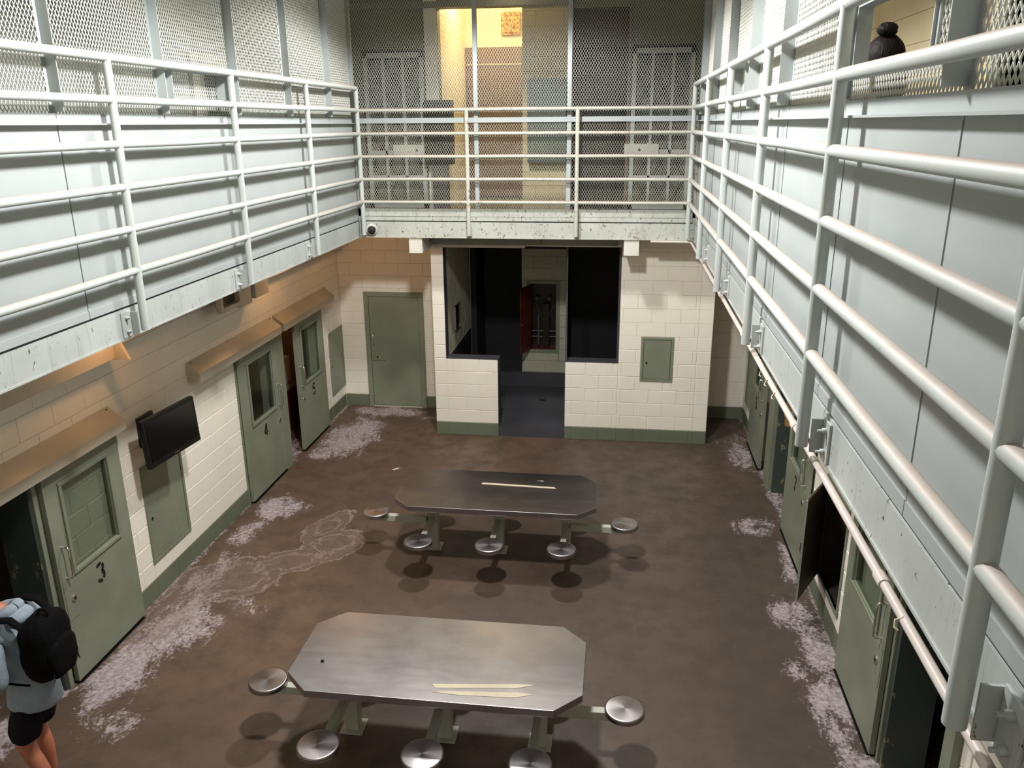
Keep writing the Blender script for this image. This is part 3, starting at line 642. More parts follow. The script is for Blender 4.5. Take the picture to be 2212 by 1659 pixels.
def mesh_sheet(parent, side, u0, u1, z0, z1, holes=(), mat=None, plane=None, **kw):
    mat = mat or MESHM; key = (side, round(u1-u0, 3), round(z1-z0, 3), tuple(holes), mat.name)
    if key not in _lc:
        V, F = lattice(u1-u0, z1-z0, holes, **kw)
        W_ = np.stack([V[:, 2], V[:, 0], V[:, 1]], 1) if side in 'LR' else np.stack([V[:, 0], V[:, 2], V[:, 1]], 1)
        me = bpy.data.meshes.new('mesh_panel'); me.vertices.add(len(W_)); me.vertices.foreach_set('co', W_.ravel().astype(np.float32))
        me.loops.add(F.size); me.loops.foreach_set('vertex_index', F.ravel().astype(np.int32)); me.polygons.add(len(F))
        me.polygons.foreach_set('loop_start', (np.arange(len(F))*4).astype(np.int32)); me.update(calc_edges=True); me.materials.append(mat); _lc[key] = me
    o = bpy.data.objects.new('mesh_panel', _lc[key]); COL.objects.link(o); o['kind'] = 'stuff'
    o.location = Vector((plane, u0, z0) if side in 'LR' else (u0, plane, z0))-worldloc(parent); o.parent = parent; return o
ZM0, ZM1 = 4.644, 6.40
def screen(side, label, studs, lo, hi, hatches):
    x = PLX-.012 if side == 'L' else PRX+.012; s = 1 if side == 'L' else -1
    t = thing('mesh_screen', label, 'mesh screen', (x, 6, ZM0))
    edges = [lo]+[q for q in studs if lo < q < hi]+[hi]
    for a, b in zip(edges[:-1], edges[1:]):
        hs = tuple((round(h[0]-a, 3), round(h[1]-a, 3), round(h[2]-ZM0, 3), round(h[3]-ZM0, 3)) for h in hatches if h[0] < b and h[1] > a)
        mesh_sheet(t, side, a, b, ZM0, ZM1, hs, None, x)
    for q in studs:
        MB().box((x, q-.003, ZM0+.008), (x+s*.078, q+.004, 7.0)).build('stud', PANEL, t); MB().box((x-s*.004, q-.03, ZM0), (x+s*.004, q+.03, 7.0)).build('stud_flange', PANEL, t)
    MB().box((x-s*.02, lo, ZM1-.02), (x+s*.03, hi-.04, 7.0)).build('header', PANEL, t)
    return t
HL = (6.38, 7.33, 4.765, 4.985); HR1 = (6.88, 7.83, 4.78, 5.0); HR2 = (2.93, 3.86, 4.765, 5.015)
st = [4.99, 6.25, 7.51, 8.75, 10.0]
msl = screen('L', 'white expanded metal screen above the panels over doors 3 to 5', [1.2, 2.46, 3.73]+st, .3, PBY, [HL])
msr = screen('R', 'white expanded metal screen above the panels over doors 6 and 7', [1.3, 2.62, 3.93, 5.26, 6.55, 7.9, 9.2, 10.5], .3, PBY, [HR1, HR2])
def hatch(par, x, s, h, label, grille=True, mat=PANEL, d0=.06, d1=.05):
    t = bpy.data.objects.new('hatch_frame', None); COL.objects.link(t); t.parent = par; t.location = Vector((x, h[0], h[2]))-worldloc(par); t['label'] = label; y0, y1, z0, z1 = h; m = MB(); e = .022
    for a, b, c, d in ring4(y0, y1, z0, z1, .008): m.box((x-s*d1, a, c), (x+s*d0, b, d))
    m.build('box_frame', mat, t); m = MB()
    for a, b, c, d in ring4(y0-e, y1+e, z0-e, z1+e, e): m.box((x, a, c), (x+s*.01, b, d))
    m.build('flange', mat, t)
    if grille: mesh_sheet(t, 'L', y0+.01, y1-.01, z0+.01, z1-.01, (), None, x-s*d1)
    return t
hatch(msl, PLX-.012, 1, HL, 'framed pass-through hatch in the mesh above the panels over door 4'); hatch(msr, PRX+.012, -1, HR1, 'small framed pass-through hatch in the mesh above door 7', True)
hatch(msr, PRX+.012, -1, HR2, 'open pass-through hatch with no mesh, dark-haired head behind', False, PANEL, .02, .04)
# rear mesh
msb = thing('mesh_screen', 'full-height expanded metal screen above the shower, behind three railing bays', 'mesh screen', (-1.3, PBY, ZB1))
px = [PLX+.02, -1.895, -.69, PRX-.02]
for a, b in zip(px[:-1], px[1:]):
    mesh_sheet(msb, 'B', a, b, 3.47, 4.59, (), MESHB, PBY, th=.0026, bw_=.0036); mesh_sheet(msb, 'B', a, b, ZM0, 6.62, (), MESHM, PBY, th=.0024, bw_=.0034)
for q in px[1:3]:
    MB().box((q-.027, PBY-.02, 3.476), (q+.027, PBY+.03, 4.574)).build('stud', PANEL, msb); MB().box((q-.027, PBY-.02, 4.64), (q+.027, PBY+.03, 7)).build('stud', PANEL, msb)
MB().box((PLX-.02, PBY-.03, 4.63), (PLX+.035, PBY+.03, 7)).build('corner_post', PANEL, msb); MB().box((PRX-.035, PBY-.03, 4.63), (PRX+.02, PBY+.03, 7)).build('corner_post', PANEL, msb)
MB().box((PLX+.0, PBY-.012, 3.3), (PLX+.035, PBY+.02, 4.63)).build('corner_post', RAILB, msb); MB().box((PRX-.035, PBY-.012, 3.3), (PRX, PBY+.02, 4.63)).build('corner_post', RAILB, msb)
m = MB(); m.box((PLX, PBY-.02, 4.58), (PRX, PBY+.01, 4.638)); m.box((PLX, PBY-.03, 4.575), (PRX, PBY+.01, 4.585)); m.build('ledge_strip', PANEL, msb)
MB().box((PLX, PBY-.012, 3.372), (PRX, PBY+.01, 3.475)).build('toe_plate', BEAMR, msb, bevel=.002); MB().box((PLX, PBY-.018, 3.315), (PRX, PBY+.01, 3.368)).build('toe_plate', BEAMR, msb, bevel=.002)
MB().box((PLX, PBY+.005, 3.3), (PRX, PBY+.02, 3.4)).build('gap_backing', BLACK, msb)

# ------------------------------------------------------------------ railings
ZR = [5.004, 4.736, 4.443, 4.155, 3.865, 3.571]
RP = .0275
def railing(side, label, ys, mat):
    x = RLX if side == 'L' else RRX; t = thing('railing', label, 'railing', (x, 6, 3.12))
    for k, y in enumerate(ys):
        top = ZR[0]; MB().tube([(x, y, 3.13), (x, y, top)], .0295, 14).build('post', mat, t)
    for zi, z in enumerate(ZR):
        for a, b in zip(ys[:-1], ys[1:]):
            sag = random.uniform(-.004, .004)
            MB().tube([(x, a, z), (x, (a+b)/2, z+sag), (x, b, z)], RP+(.002 if zi == 0 else 0), 14).build('rail', mat, t)
    return t
railing('L', 'white pipe railing of six rails over doors 3 to 5', posts_y, RAIL)
railing('R', 'white pipe railing of six rails over doors 6 and 7', postsR_y, RAIL)
rb = thing('railing', 'rust-specked cream pipe railing of five rails above the shower', 'railing', (-1.3, RBY, 3.12))
bx = [RLX, -2.007, -.577, RRX]
for x in bx[1:3]: MB().tube([(x, RBY, 3.13), (x, RBY, ZR[1]+.02)], .027, 14).build('post', RAILB, rb)
for z in ZR[1:]:
    for a, b in zip(bx[:-1], bx[1:]): MB().tube([(a, RBY, z), ((a+b)/2, RBY, z+random.uniform(-.004, .004)), (b, RBY, z)], .0235, 12).build('rail', RAILB, rb)
# security camera, light boxes, soffit plates
sc = thing('dome_camera', 'white ringed dark dome security camera in the corner of the rear beam', 'camera', (-3.36, 10.86, 3.2))
c0 = Vector((-3.365, 10.93, 3.205)); ax = Vector((.25, -.9, -.3)).normalized()
MB().tube([c0-ax*.06, c0+ax*.0, c0+ax*.02, c0+ax*.03], [.05, .075, .078, .074], 20).build('mount', WHITEB, sc)
MB().tube([c0+ax*.03, c0+ax*.036, c0+ax*.042], [.078, .080, .072], 20).build('ring', WHITEB, sc)
cc = c0+ax*.04; MB().ball(tuple(cc), (.058, .058, .058), 18, 12).build('dome', m_plain('smoked_dome', sl(40, 38, 36), .08), sc)
MB().box((-3.47, PBY-.03, 3.12), (-3.33, PBY, 3.27)).build('mounting_plate', BEAM, sc)
for x0, x1, lab in ((-2.866, -2.679, 'white metal light box under the rear walkway above the shower corner'), (.055, .257, 'white metal light box under the rear walkway above the right shower window')):
    t = thing('light_box', lab, 'box', ((x0+x1)/2, 10.98, 2.87))
    MB().box((x0+.006, 10.985, 2.875), (x1-.006, YF-.01, 3.08)).build('housing', WHITEB, t, bevel=.004); MB().box((x0, 10.975, 2.87), (x1, 10.99, 3.085)).build('cover_plate', WHITEB, t, bevel=.006)
    MB().box((x0+.02, 10.972, 3.08), (x1-.02, 11.1, 3.13)).build('hanger', WHITEB, t)
t = thing('soffit_plate', 'flat grey steel plate under the rear walkway above the shower openings', 'plate', (-1.3, 11.45, 2.9))
MB().box((-2.66, 11.44, 2.93), (-1.10, 11.535, 3.09)).build('plate', DECKM, t); MB().box((-1.09, 11.44, 2.93), (-.02, 11.535, 3.09)).build('plate', DECKM, t); MB().box((-2.62, 11.46, 2.885), (-1.32, 11.53, 2.925)).build('strip', HOOD, t)

# ------------------------------------------------------------------ upper rear wall, gates, recess
YU = 12.72
ub = backing('wall_upper_back', 'B', XL-.2, XR+.2, 3.28, 7.0, [(-3.92, -2.97, 3.3, 5.62), (-2.75, -1.50, 3.2, 6.17), (-.766, .05, 3.2, 6.12), (.09, 1.0, 3.3, 5.62)], UPW)
blocks(ub, 'B', -1.50, -.766, 3.3, 6.2, [], TAN); blocks(ub, 'B', 1.0, XR, 3.3, 6.2, [], UPW)
struct(MB().box((XL-.005, -1.4, 3.3), (XL+.002, YU, 7)).build('wall_upper_left', UPL))
rec = MB(); rec.box((-2.95, YU, 3.28), (-2.765, 15.0, 7)); rec.box((-1.50, YU+.2, 3.28), (-1.3, 15.0, 7)); rec.box((-2.95, 15.0, 3.28), (-1.3, 15.2, 7)); struct(rec.build('wall_recess', CREAM))
blocks(bpy.data.objects['wall_recess'], 'L', YU, 15.0, 3.3, 6.9, [], CREAM, org=lambda u, w_, z: (-2.757+w_, u, z))
dd = thing('recess_door', 'taupe steel door with transom at the end of the lit recess behind mesh', 'door', (-2.2, 15, 3.3))
MB().box((-2.755, 14.94, 3.3), (-1.6, 15.0, 5.81)).build('frame', BROWN, dd); MB().box((-2.70, 14.92, 3.32), (-1.65, 14.945, 5.53)).build('slab', BROWN, dd); MB().box((-2.72, 14.90, 5.52), (-1.63, 14.95, 5.545)).build('door_head', HOOD, dd)
rv = thing('rusty_vent', 'rust-stained square vent high in the lit recess behind mesh', 'vent', (-1.98, 14.97, 6.2))
RST = NT('rust'); RST.col(RST.mix(RST.ramp(RST.noise(22, 7, .75), .42, .6), sl(206, 180, 130), sl(120, 64, 28))); RST = RST.m
MB().box((-2.12, 14.93, 6.0), (-1.8, 14.99, 6.36)).build('plate', RST, rv)
for k in range(5): MB().box((-2.09, 14.92, 6.04+k*.065), (-1.83, 14.935, 6.065+k*.065)).build('louvre', RST, rv)
def gate(x0, x1, lock_low, label):
    t = thing('mesh_gate', label, 'gate', ((x0+x1)/2, YU-.05, 3.3)); y0, y1 = YU-.08, YU-.03; e = .06
    m = MB(); m.box((x0, y0, 3.32), (x0+e, y1, 5.57)); m.box((x1-e, y0, 3.32), (x1, y1, 5.57)); m.box((x0, y0, 5.50), (x1, y1, 5.57)); m.box((x0, y0, 3.32), (x1, y1, 3.42)); m.build('frame', RAIL, t)
    for z in (4.42, 4.15, 3.78): MB().box((x0+e, y0, z-.03), (x1-e, y1, z+.03)).build('cross_bar', RAIL, t)
    for q in (.33, .66): MB().box((x0+(x1-x0)*q-.02, y0, 3.4), (x0+(x1-x0)*q+.02, y1, 5.5)).build('upright', RAIL, t)
    lx = x1-.50 if not lock_low else x0-.08
    lb = MB().box((lx, y0-.03, 4.10), (lx+.5, y1, 4.26)).build('lock_box', WHITEB, t); kx = x1-.13 if not lock_low else x0+.14
    MB().tube([(kx, y0-.03, 4.18), (kx, y0-.04, 4.18)], .018, 10).build('keyhole', BLACK, lb)
    mesh_sheet(t, 'B', x0+e, x1-e, 3.42, 5.50, (), MESHM, YU-.05)
gate(-3.88, -2.97, False, 'white mesh gate with lock box behind the screen, beside the black cabinet')
gate(.10, .98, True, 'white mesh gate with lock box behind the screen, beside the dark doorway')
bc = thing('black_cabinet', 'black metal cabinet on the upper landing beside the lit recess', 'cabinet', (-2.72, YU-.1, 3.95))
MB().box((-2.95, YU-.22, 3.98), (-2.53, YU-.02, 4.90)).build('body', BLACK, bc, bevel=.01); MB().box((-2.93, YU-.235, 4.02), (-2.55, YU-.222, 4.86)).build('door', BLACK, bc); MB().box((-2.85, YU-.2, 3.3), (-2.62, YU-.05, 3.98)).build('stand', GREYP, bc)
gc = thing('green_cabinet', 'dark green wall cabinet between lit recess and dark doorway, behind mesh', 'cabinet', (-1.1, YU-.1, 4.05)); GD = m_plain('dark_green_paint', sl(66, 78, 70), .5)
MB().box((-1.40, YU-.22, 4.0), (-.83, YU-.003, 5.17)).build('body', GD, gc, bevel=.006); MB().box((-1.37, YU-.215, 4.04), (-.86, YU-.2, 5.13)).build('door', GD, gc); MB().tube([(-.92, YU-.215, 4.6), (-.92, YU-.235, 4.6)], .015, 8).build('knob', CHROME, gc)
ud = thing('dark_door', 'tall dark doorway with brown transom beside the white gate, behind mesh', 'door', (-.36, YU, 3.3)); MB().box((-.766, YU+.15, 5.62), (.05, YU+.2, 6.12)).build('transom', m_plain('brown_transom', sl(66, 48, 36), .6), ud); MB().box((-.766, YU+.5, 3.3), (.05, YU+.55, 5.62)).build('slab', m_plain('near_black_door', sl(14, 12, 13), .6), ud)
m = MB(); m.box((-.78, YU-.02, 3.3), (-.755, YU+.2, 6.14)); m.box((.04, YU-.02, 3.3), (.065, YU+.2, 6.14)); m.build('frame', BROWN, ud)
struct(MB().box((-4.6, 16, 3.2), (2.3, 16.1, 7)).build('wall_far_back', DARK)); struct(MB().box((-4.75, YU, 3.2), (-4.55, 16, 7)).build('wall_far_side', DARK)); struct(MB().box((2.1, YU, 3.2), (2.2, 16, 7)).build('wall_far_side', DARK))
MB_ = MB().box((XL, YU-.05, 6.17), (-.77, YU, 6.25)); o = MB_.build('trim_1', DECKM); struct(o)

# upper side walls: blocks seen through the open hatch, and cell doors
nb = blocks(wr, 'R', 5.15, 7.9, 4.47, 5.9, [], TAN); struct(MB().box((XR+.006, 5.17, 3.3), (XR+.012, YU, 7)).build('wall_upper_right', TAN))
print('UPPER R', nb)
uo = bpy.data.objects.new('trim_9', None); COL.objects.link(uo); uo.location = (XR, 5.1, 3.3); uo['kind'] = 'structure'; uo['label'] = 'green upper-level door frame seen through the open hatch'; MB().box((XR-.03, 5.05, 3.3), (XR+.1, 5.17, 5.5)).build('jamb', GREEN, uo); MB().box((XR-.03, 4.1, 5.42), (XR+.1, 5.17, 5.5)).build('head', GREEN, uo); MB().box((XR-.03, 4.1, 3.3), (XR+.1, 4.17, 5.5)).build('jamb', GREEN, uo)
for y0, lab in ((4.3, 'upper-level cell door with dark window behind the mesh over door 3'), (8.6, 'pale upper-level door behind the mesh over the television, dark window')):
    t = thing('upper_cell_door', lab, 'door', (XL, y0+.5, 3.3)); MB().box((XL+.004, y0, 3.3), (XL+.05, y0+1, 5.3)).build('slab', CREAMD, t); MB().box((XL+.05, y0+.25, 4.55), (XL+.056, y0+.75, 5.1)).build('pane', BLACK, t)
    MB().tube([(XL+.05, y0+.12, 4.3), (XL+.09, y0+.12, 4.3), (XL+.09, y0+.12, 4.1), (XL+.05, y0+.12, 4.1)], .01, 8).build('handle', CHROME, t)

# ------------------------------------------------------------------ steel tables with fixed seats
def table(label):
    t = thing('dining_table', label, 'table', (-1.228, 8.02, 0)); cx, cy = -1.228, 8.02
    X1, Y1, cxm, cym = 1.074, .49, .19, .185; zt = .762
    oc = [(-X1+cxm, -Y1), (X1-cxm, -Y1), (X1, -Y1+cym), (X1, Y1-cym), (X1-cxm, Y1), (-X1+cxm, Y1), (-X1, Y1-cym), (-X1, -Y1+cym)]
    m = MB(); m.prism(oc, lambda p, z: (cx+p[0], cy+p[1], z), zt-.058, zt); m.build('tabletop', STEEL, t, bevel=.003)
    for i, dx in enumerate((-.742, 0, .742)):
        x = cx+dx; y = cy+.06
        m = MB(); m.rings([[(x-.05, y-.05, 0), (x+.05, y-.05, 0), (x+.05, y+.05, 0), (x-.05, y+.05, 0)], [(x-.06, y-.06, zt-.06), (x+.06, y-.06, zt-.06), (x+.06, y+.06, zt-.06), (x-.06, y+.06, zt-.06)]], True, False); lg = m.build('leg', LEGP, t)
        MB().box((x-.09, y-.09, 0), (x+.09, y+.09, .012)).build('foot_plate', LEGP, lg)
        for s in (-1, 1):
            m = MB(); m.box((x-.03, y+s*.05, .335), (x+.03, cy+s*.66, .405)); m.build('seat_arm', LEGP, t, bevel=.004); seat(t, x, cy+s*.655)
    for s in (-1, 1):
        m = MB(); m.box((cx+s*.80, cy-.035, .335), (cx+s*1.40, cy+.03, .405)); m.build('seat_arm', LEGP, t, bevel=.004); seat(t, cx+s*1.375, cy-.03)
    return t
def seat(t, x, y):
    m = MB(); n = 36
    prof = [(.10, .415), (.143, .415), (.149, .420), (.149, .452), (.146, .458), (.135, .460), (.0001, .461)]
    m.rings([[(x+r*math.cos(2*math.pi*k/n), y+r*math.sin(2*math.pi*k/n), z) for k in range(n)] for r, z in prof], True); s = m.build('seat', STEELR, t)
    MB().box((x-.05, y-.05, .403), (x+.05, y+.05, .416)).build('seat_bracket', LEGP, s)
t1 = table('farther octagonal steel table with eight round seats, one thin tape strip')
t2 = link_copy(t1); t2.location.y = 5.09; tag(t2, 'nearer octagonal steel table with eight round seats and two wide tape strips', 'table')
t1['group'] = t2['group'] = 'fixed steel tables'
def tape(t, pts, zz=.7632):
    MB().prism(pts, lambda p, z: (p[0], p[1], z), zz, zz+.0006).build('tape_strip', TAPE, t)
tape(t1, [(-1.424, 8.20), (-.625, 8.165), (-.60, 8.125), (-1.43, 8.155)]); tape(t1, [(-.83, 8.31), (-.76, 8.325), (-.755, 8.30)])
tape(t2, [(-1.225, 4.775), (-.62, 4.845), (-.49, 4.85), (-.62, 4.80), (-1.19, 4.735)]); tape(t2, [(-1.20, 4.69), (-1.10, 4.715), (-.60, 4.755), (-.50, 4.745), (-.62, 4.70), (-1.0, 4.68)])
MB().ball((-2.09, 4.93, .768), (.014, .012, .008), 10, 6).build('rivet_knob', BLACK, t2)
pp = tag(MB().prism([(-3.03, 10.12), (-2.98, 10.17), (-2.93, 10.20), (-2.95, 10.15), (-3.0, 10.10)], lambda p, z: (p[0], p[1], z), .002, .006).build('paper_scrap', WHITEB), 'small white scrap of paper on the brown floor beyond the tables', 'paper')

# ------------------------------------------------------------------ highbay fixtures (above the frame)
for i, (x, y, z, p) in enumerate(HIGHBAY):
    t = thing('highbay_lamp', ('bell-shaped ceiling lamp over the nearer table', 'bell-shaped ceiling lamp over the farther table')[i], 'lamp', (x, y, z+.2)); n = 24
    m = MB(); m.rings([[(x+r*math.cos(2*math.pi*k/n), y+r*math.sin(2*math.pi*k/n), z+h) for k in range(n)] for r, h in ((.26, .2), (.2, .32), (.08, .42), (.06, .55))], False); m.build('shade', HOOD, t); MB().tube([(x, y, z+.5), (x, y, 7)], .015, 8).build('rod', HOOD, t)

# ------------------------------------------------------------------ items in open cell 5
bk = thing('cell_desk', 'small brown desk seen in the gap of half open door 5', 'desk', (-5.3, 11.3, 0)); MB().box((-5.6, 10.9, .70), (-4.95, 11.9, .74)).build('top', BROWN, bk); MB().box((-5.55, 10.95, 0), (-5.0, 11.85, .7)).build('body', RED, bk)
bx_ = thing('cardboard_box', 'pale box on the desk inside cell 5', 'box', (-5.3, 11.3, .74)); MB().box((-5.5, 11.1, .74), (-5.05, 11.7, 1.15)).build('carton', HOOD, bx_, bevel=.004)

# ------------------------------------------------------------------ people
def skinned(name, chains, mat, parent, sub_=2, root=0):
    """chains: lists of (x, y, z, rx, ry); first point of later chains may be an int index into the vertices"""
    bm = bmesh.new(); lay = bm.verts.layers.skin.verify(); vs = []; off = worldloc(parent)
    for ch in chains:
        prev = None
        for p in ch:
            if isinstance(p, int): v = vs[p]
            else:
                v = bm.verts.new(Vector(p[:3])-off); v[lay].radius = (p[3], p[4] if len(p) > 4 else p[3]); vs.append(v)
            if prev is not None: bm.edges.new((prev, v))
            prev = v
    vs[root][lay].use_root = True; me = bpy.data.meshes.new(name); bm.to_mesh(me); bm.free(); me.materials.append(mat)
    o = bpy.data.objects.new(name, me); COL.objects.link(o); o.parent = parent
    k = o.modifiers.new('skin', 'SKIN'); k.use_smooth_shade = True
    s = o.modifiers.new('sub', 'SUBSURF'); s.levels = s.render_levels = sub_; return o
def hand(p, d, up, side, r=.0085):
    """five short bent finger chains from the wrist p towards d"""
    p, d, up = Vector(p), Vector(d).normalized(), Vector(up).normalized(); lat = d.cross(up)*side; out = []
    palm = p+d*.085
    for k, L in enumerate((.070, .078, .073, .058)):
        b = palm+lat*(.03-.02*k); q = [b-d*.03, b, b+d*L*.45+up*-.01, b+d*L*.75+up*-.035, b+d*L*.8+up*-.055]
        out.append([tuple(x)+(r,) for x in q])
    b = p+d*.03+lat*.03; q = [b, b+lat*.03+d*.02, b+lat*.04+d*.05-up*.015, b+lat*.03+d*.075-up*.03]; out.append([tuple(x)+(r*1.15,) for x in q])
    return out
def man(cx, cy):
    t = thing('person', 'person in pale blue hoodie and navy shorts wearing a black backpack', 'person', (cx, cy, 0)); X = lambda x, y, z, *r: (cx+x, cy+y, z)+r
    W = [(-.30, -.10, 1.10), (-.30, .08, 1.10)]
    chains = [[X(.02, 0, .95, .085, .075), X(.02, 0, 1.10, .09, .08), X(-.01, 0, 1.28, .11, .09), X(-.04, 0, 1.42, .08, .065), X(-.09, 0, 1.50, .055), X(-.14, 0, 1.56, .055)],
              [3, X(-.03, -.18, 1.41, .055), X(.03, -.26, 1.15, .042), X(-.14, -.20, 1.06, .035), X(-.28, -.11, 1.10, .026), X(-.33, -.09, 1.11, .035, .018), X(-.37, -.08, 1.11, .034, .014)],
              [3, X(-.03, .18, 1.41, .055), X(.0, .26, 1.15, .042), X(-.14, .2, 1.06, .035), X(-.28, .10, 1.10, .026), X(-.33, .08, 1.11, .035, .018), X(-.37, .07, 1.11, .034, .014)],
              [0, X(.02, -.085, .84, .065), X(-.03, -.11, .52, .058), X(.05, -.11, .36, .056), X(.13, -.11, .12, .036), X(.13, -.11, .07, .036), X(.02, -.12, .035, .04, .03), X(-.08, -.13, .03, .036, .024)],
              [0, X(.0, .085, .84, .065), X(-.10, .11, .50, .056), X(-.06, .11, .34, .052), X(-.06, .11, .12, .036), X(-.08, .11, .07, .036), X(-.18, .12, .035, .04, .03), X(-.27, .12, .03, .036, .024)]]
    skinned('body', chains, SKIN, t)
    for (hx, hy, hz), sd in (((-.31, -.09, 1.11), 1), ((-.31, .08, 1.11), -1)):
        for ch in hand((cx+hx, cy+hy, hz), (-1, 0, .1), (0, 0, 1), sd): skinned('finger', [ch], SKIN, t, 1)
    # head bowed forward with a face
    hc = Vector((cx-.20, cy, 1.655)); hf = lambda d: 1+.10*max(0, -d.x)*(1-abs(d.y))*(1 if d.z < .2 else 0)-(.10 if d.z < -.5 else 0)*abs(d.y)
    hd_ = MB().ball(tuple(hc), (.098, .076, .118), 20, 14, hf).build('head', SKIN, t)
    m = MB(); m.ball((hc.x-.108, hc.y, hc.z-.01), (.02, .014, .026), 8, 6); m.build('nose', SKIN, hd_)
    for s in (-1, 1): MB().ball((hc.x-.088, hc.y+s*.032, hc.z+.015), (.012, .012, .008), 8, 6).build('eye', INK, hd_); MB().ball((hc.x+.005, hc.y+s*.077, hc.z), (.018, .01, .03), 8, 6).build('ear', SKIN, hd_)
    MB().box((hc.x-.103, hc.y-.022, hc.z-.056), (hc.x-.095, hc.y+.022, hc.z-.048)).build('mouth', RED, hd_)
    MB().ball((hc.x+.012, hc.y, hc.z+.022), (.102, .083, .112), 20, 14).build('hair', HAIR, t)
    # hoodie
    ch = [[X(.03, 0, .79, .20, .18), X(.03, 0, .85, .19, .17), X(.03, 0, 1.0, .17, .15), X(.02, 0, 1.16, .16, .135), X(-.01, 0, 1.30, .175, .14), X(-.04, 0, 1.42, .13, .11), X(-.08, 0, 1.475, .085)],
          [5, X(-.03, -.19, 1.41, .078), X(.01, -.245, 1.27, .068), X(.045, -.265, 1.14, .062), X(-.05, -.24, 1.075, .060), X(-.16, -.19, 1.07, .052), X(-.26, -.13, 1.09, .042)],
          [5, X(-.03, .19, 1.41, .078), X(.0, .245, 1.27, .066), X(.02, .265, 1.14, .06), X(-.05, .24, 1.07, .056), X(-.16, .19, 1.07, .05), X(-.26, .12, 1.09, .042)]]
    sh = skinned('hoodie', ch, SHIRT, t, 3)
    tx = bpy.data.textures.new('folds', 'CLOUDS'); tx.noise_scale = .11; tx.noise_depth = 2
    dm = sh.modifiers.new('folds', 'DISPLACE'); dm.texture = tx; dm.strength = .016; dm.texture_coords = 'GLOBAL'
    m = MB(); n = 20  # hood rolled round the neck
    rg = []
    for k in range(n+1):
        a = 2*math.pi*k/n; p = Vector((cx-.075+.085*math.cos(a), cy+.095*math.sin(a), 1.505+.03*math.cos(a))); rg.append(p)
    m.tube(rg, [.038+.006*math.sin(1.1*k) for k in range(n+1)], 12); m.ball((cx+.03, cy, 1.48), (.085, .115, .055), 16, 10); m.build('hood', SHIRT, t)
    ch = [[X(.02, 0, .90, .115, .10), X(.02, 0, .82, .14, .12)], [1, X(.01, -.10, .78, .115), X(-.02, -.11, .56, .10)], [1, X(-.01, .10, .78, .115), X(-.07, .11, .56, .10)]]
    so = skinned('shorts', ch, SHORTS, t, 3); dm = so.modifiers.new('folds', 'DISPLACE'); dm.texture = tx; dm.strength = .02; dm.texture_coords = 'GLOBAL'
    for (sx, sy) in ((.04, -.12), (-.15, .115)):
        MB().ball((cx+sx, cy+sy, .045), (.15, .055, .05), 14, 8).build('shoe', BLACK, t)
    # backpack: worn, so a thing of its own
    b = thing('backpack', 'black nylon backpack worn by the person in the pale blue hoodie', 'backpack', (cx+.26, cy, 1.05))
    def sq(e): return lambda d: 1/((abs(d.x)**e+abs(d.y)**e+abs(d.z)**e)**(1/e))*(1+.02*math.sin(9*d.z+4*d.y)+.015*math.sin(17*d.z*d.x+7*d.y))
    MB().ball((cx+.215, cy-.02, 1.29), (.11, .17, .235), 32, 24, sq(3.4)).build('main_bag', PACK, b); MB().ball((cx+.305, cy-.02, 1.22), (.05, .135, .14), 24, 16, sq(3.2)).build('front_pocket', PACK, b)
    for s in (-1, 1):
        y = cy+s*.125
        MB().tube([(cx+.17, y, 1.46), (cx+.08, y-s*-.005, 1.535), (cx-.03, y+s*.02, 1.53), (cx-.13, y+s*.03, 1.45), (cx-.185, y+s*.03, 1.33), (cx-.15, y+s*.06, 1.2), (cx+.0, y+s*.075, 1.10), (cx+.16, y+s*.04, 1.07)], [.026, .034, .036, .036, .034, .022, .012, .012], 8, True, .45).build('strap', PACK, b)
    MB().tube([(cx+.20, cy-.03, 1.52), (cx+.22, cy-.03, 1.56), (cx+.26, cy-.03, 1.565), (cx+.28, cy-.03, 1.53)], .009, 6).build('grab_loop', PACK, b)
    MB().tube([(cx+.33, cy-.15, 1.1), (cx+.335, cy-.1, 1.34), (cx+.335, cy+.06, 1.34), (cx+.33, cy+.11, 1.1)], .004, 6).build('zip', BLACK, b)
man(-3.90, 4.22)
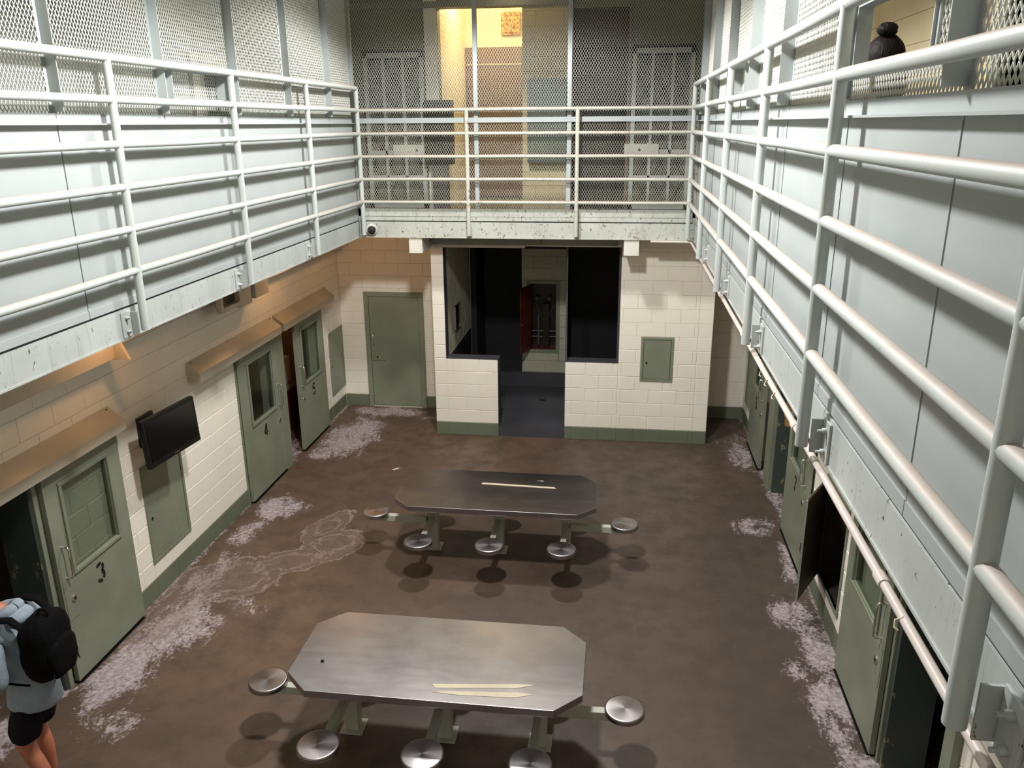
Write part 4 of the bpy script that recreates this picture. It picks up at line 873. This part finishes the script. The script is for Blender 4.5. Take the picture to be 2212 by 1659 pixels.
def woman(cx, cy):
    f = 3.28; t = thing('person', 'dark-haired person with a top bun seen through the open hatch', 'person', (cx, cy, f)); X = lambda x, y, z, *r: (cx+x, cy+y, f+z)+r
    ch = [[X(0, 0, .90, .13, .10), X(0, 0, 1.05, .11, .09), X(0, 0, 1.22, .13, .10), X(0, 0, 1.34, .09, .075), X(0, .01, 1.42, .045), X(0, .02, 1.47, .045)],
          [3, X(-.16, 0, 1.33, .045), X(-.20, .01, 1.08, .036), X(-.19, .08, .86, .026), X(-.19, .10, .78, .03, .015)], [3, X(.16, 0, 1.33, .045), X(.20, .01, 1.08, .036), X(.19, .08, .86, .026), X(.19, .10, .78, .03, .015)],
          [0, X(-.09, 0, .80, .08), X(-.09, .02, .46, .052), X(-.09, 0, .09, .034), X(-.09, .12, .03, .035, .025)], [0, X(.09, 0, .80, .08), X(.09, .02, .46, .052), X(.09, 0, .09, .034), X(.09, .12, .03, .035, .025)]]
    skinned('body', ch, SKIN, t)
    ch = [[X(0, 0, .86, .15, .12), X(0, 0, 1.05, .13, .105), X(0, 0, 1.22, .145, .115), X(0, 0, 1.35, .10, .085)], [3, X(-.16, 0, 1.33, .058), X(-.205, .01, 1.12, .05)], [3, X(.16, 0, 1.33, .058), X(.205, .01, 1.12, .05)]]
    skinned('shirt', ch, SHORTS, t)
    ch = [[X(0, 0, .95, .14, .115), X(0, 0, .86, .145, .12)], [1, X(-.09, 0, .78, .095), X(-.09, .02, .46, .066), X(-.09, 0, .10, .05)], [1, X(.09, 0, .78, .095), X(.09, .02, .46, .066), X(.09, 0, .10, .05)]]
    skinned('trousers', ch, BLACK, t)
    for s in (-1, 1):
        for c in hand((cx+s*.19, cy+.09, f+.80), (0, .1, -1), (0, 1, 0), s, .007): skinned('finger', [c], SKIN, t, 1)
    hz = f+1.575; hd_ = MB().ball((cx, cy+.03, hz), (.074, .094, .112), 20, 14).build('head', SKIN, t)
    MB().ball((cx, cy+.13, hz-.01), (.013, .02, .024), 8, 6).build('nose', SKIN, hd_); MB().box((cx-.02, cy+.117, hz-.055), (cx+.02, cy+.124, hz-.048)).build('mouth', RED, hd_)
    for s in (-1, 1): MB().ball((cx+s*.03, cy+.115, hz+.012), (.012, .01, .007), 8, 6).build('eye', INK, hd_); MB().ball((cx+s*.075, cy+.02, hz), (.01, .017, .028), 8, 6).build('ear', SKIN, hd_)
    wob = lambda d: 1+.025*math.sin(14*math.atan2(d.y, d.x)+3*d.z)
    hr = MB(); hr.ball((cx, cy+.008, hz+.02), (.096, .102, .112), 32, 16, wob); hr.ball((cx+.03, cy-.02, hz-.09), (.085, .07, .16), 24, 12, wob); hr.build('hair', HAIR, t)
    MB().ball((cx-.015, cy-.035, hz+.145), (.05, .045, .036), 28, 16, lambda d: 1+.06*math.sin(5*math.atan2(d.y, d.x)+6*d.z)+.03*math.sin(13*d.x+9*d.z)).build('bun', HAIR, t)
woman(1.33, 4.75)
print('OBJECTS', len(bpy.data.objects), 'TRIS', sum(len(o.data.polygons)*2 for o in bpy.data.objects if o.type == 'MESH'))
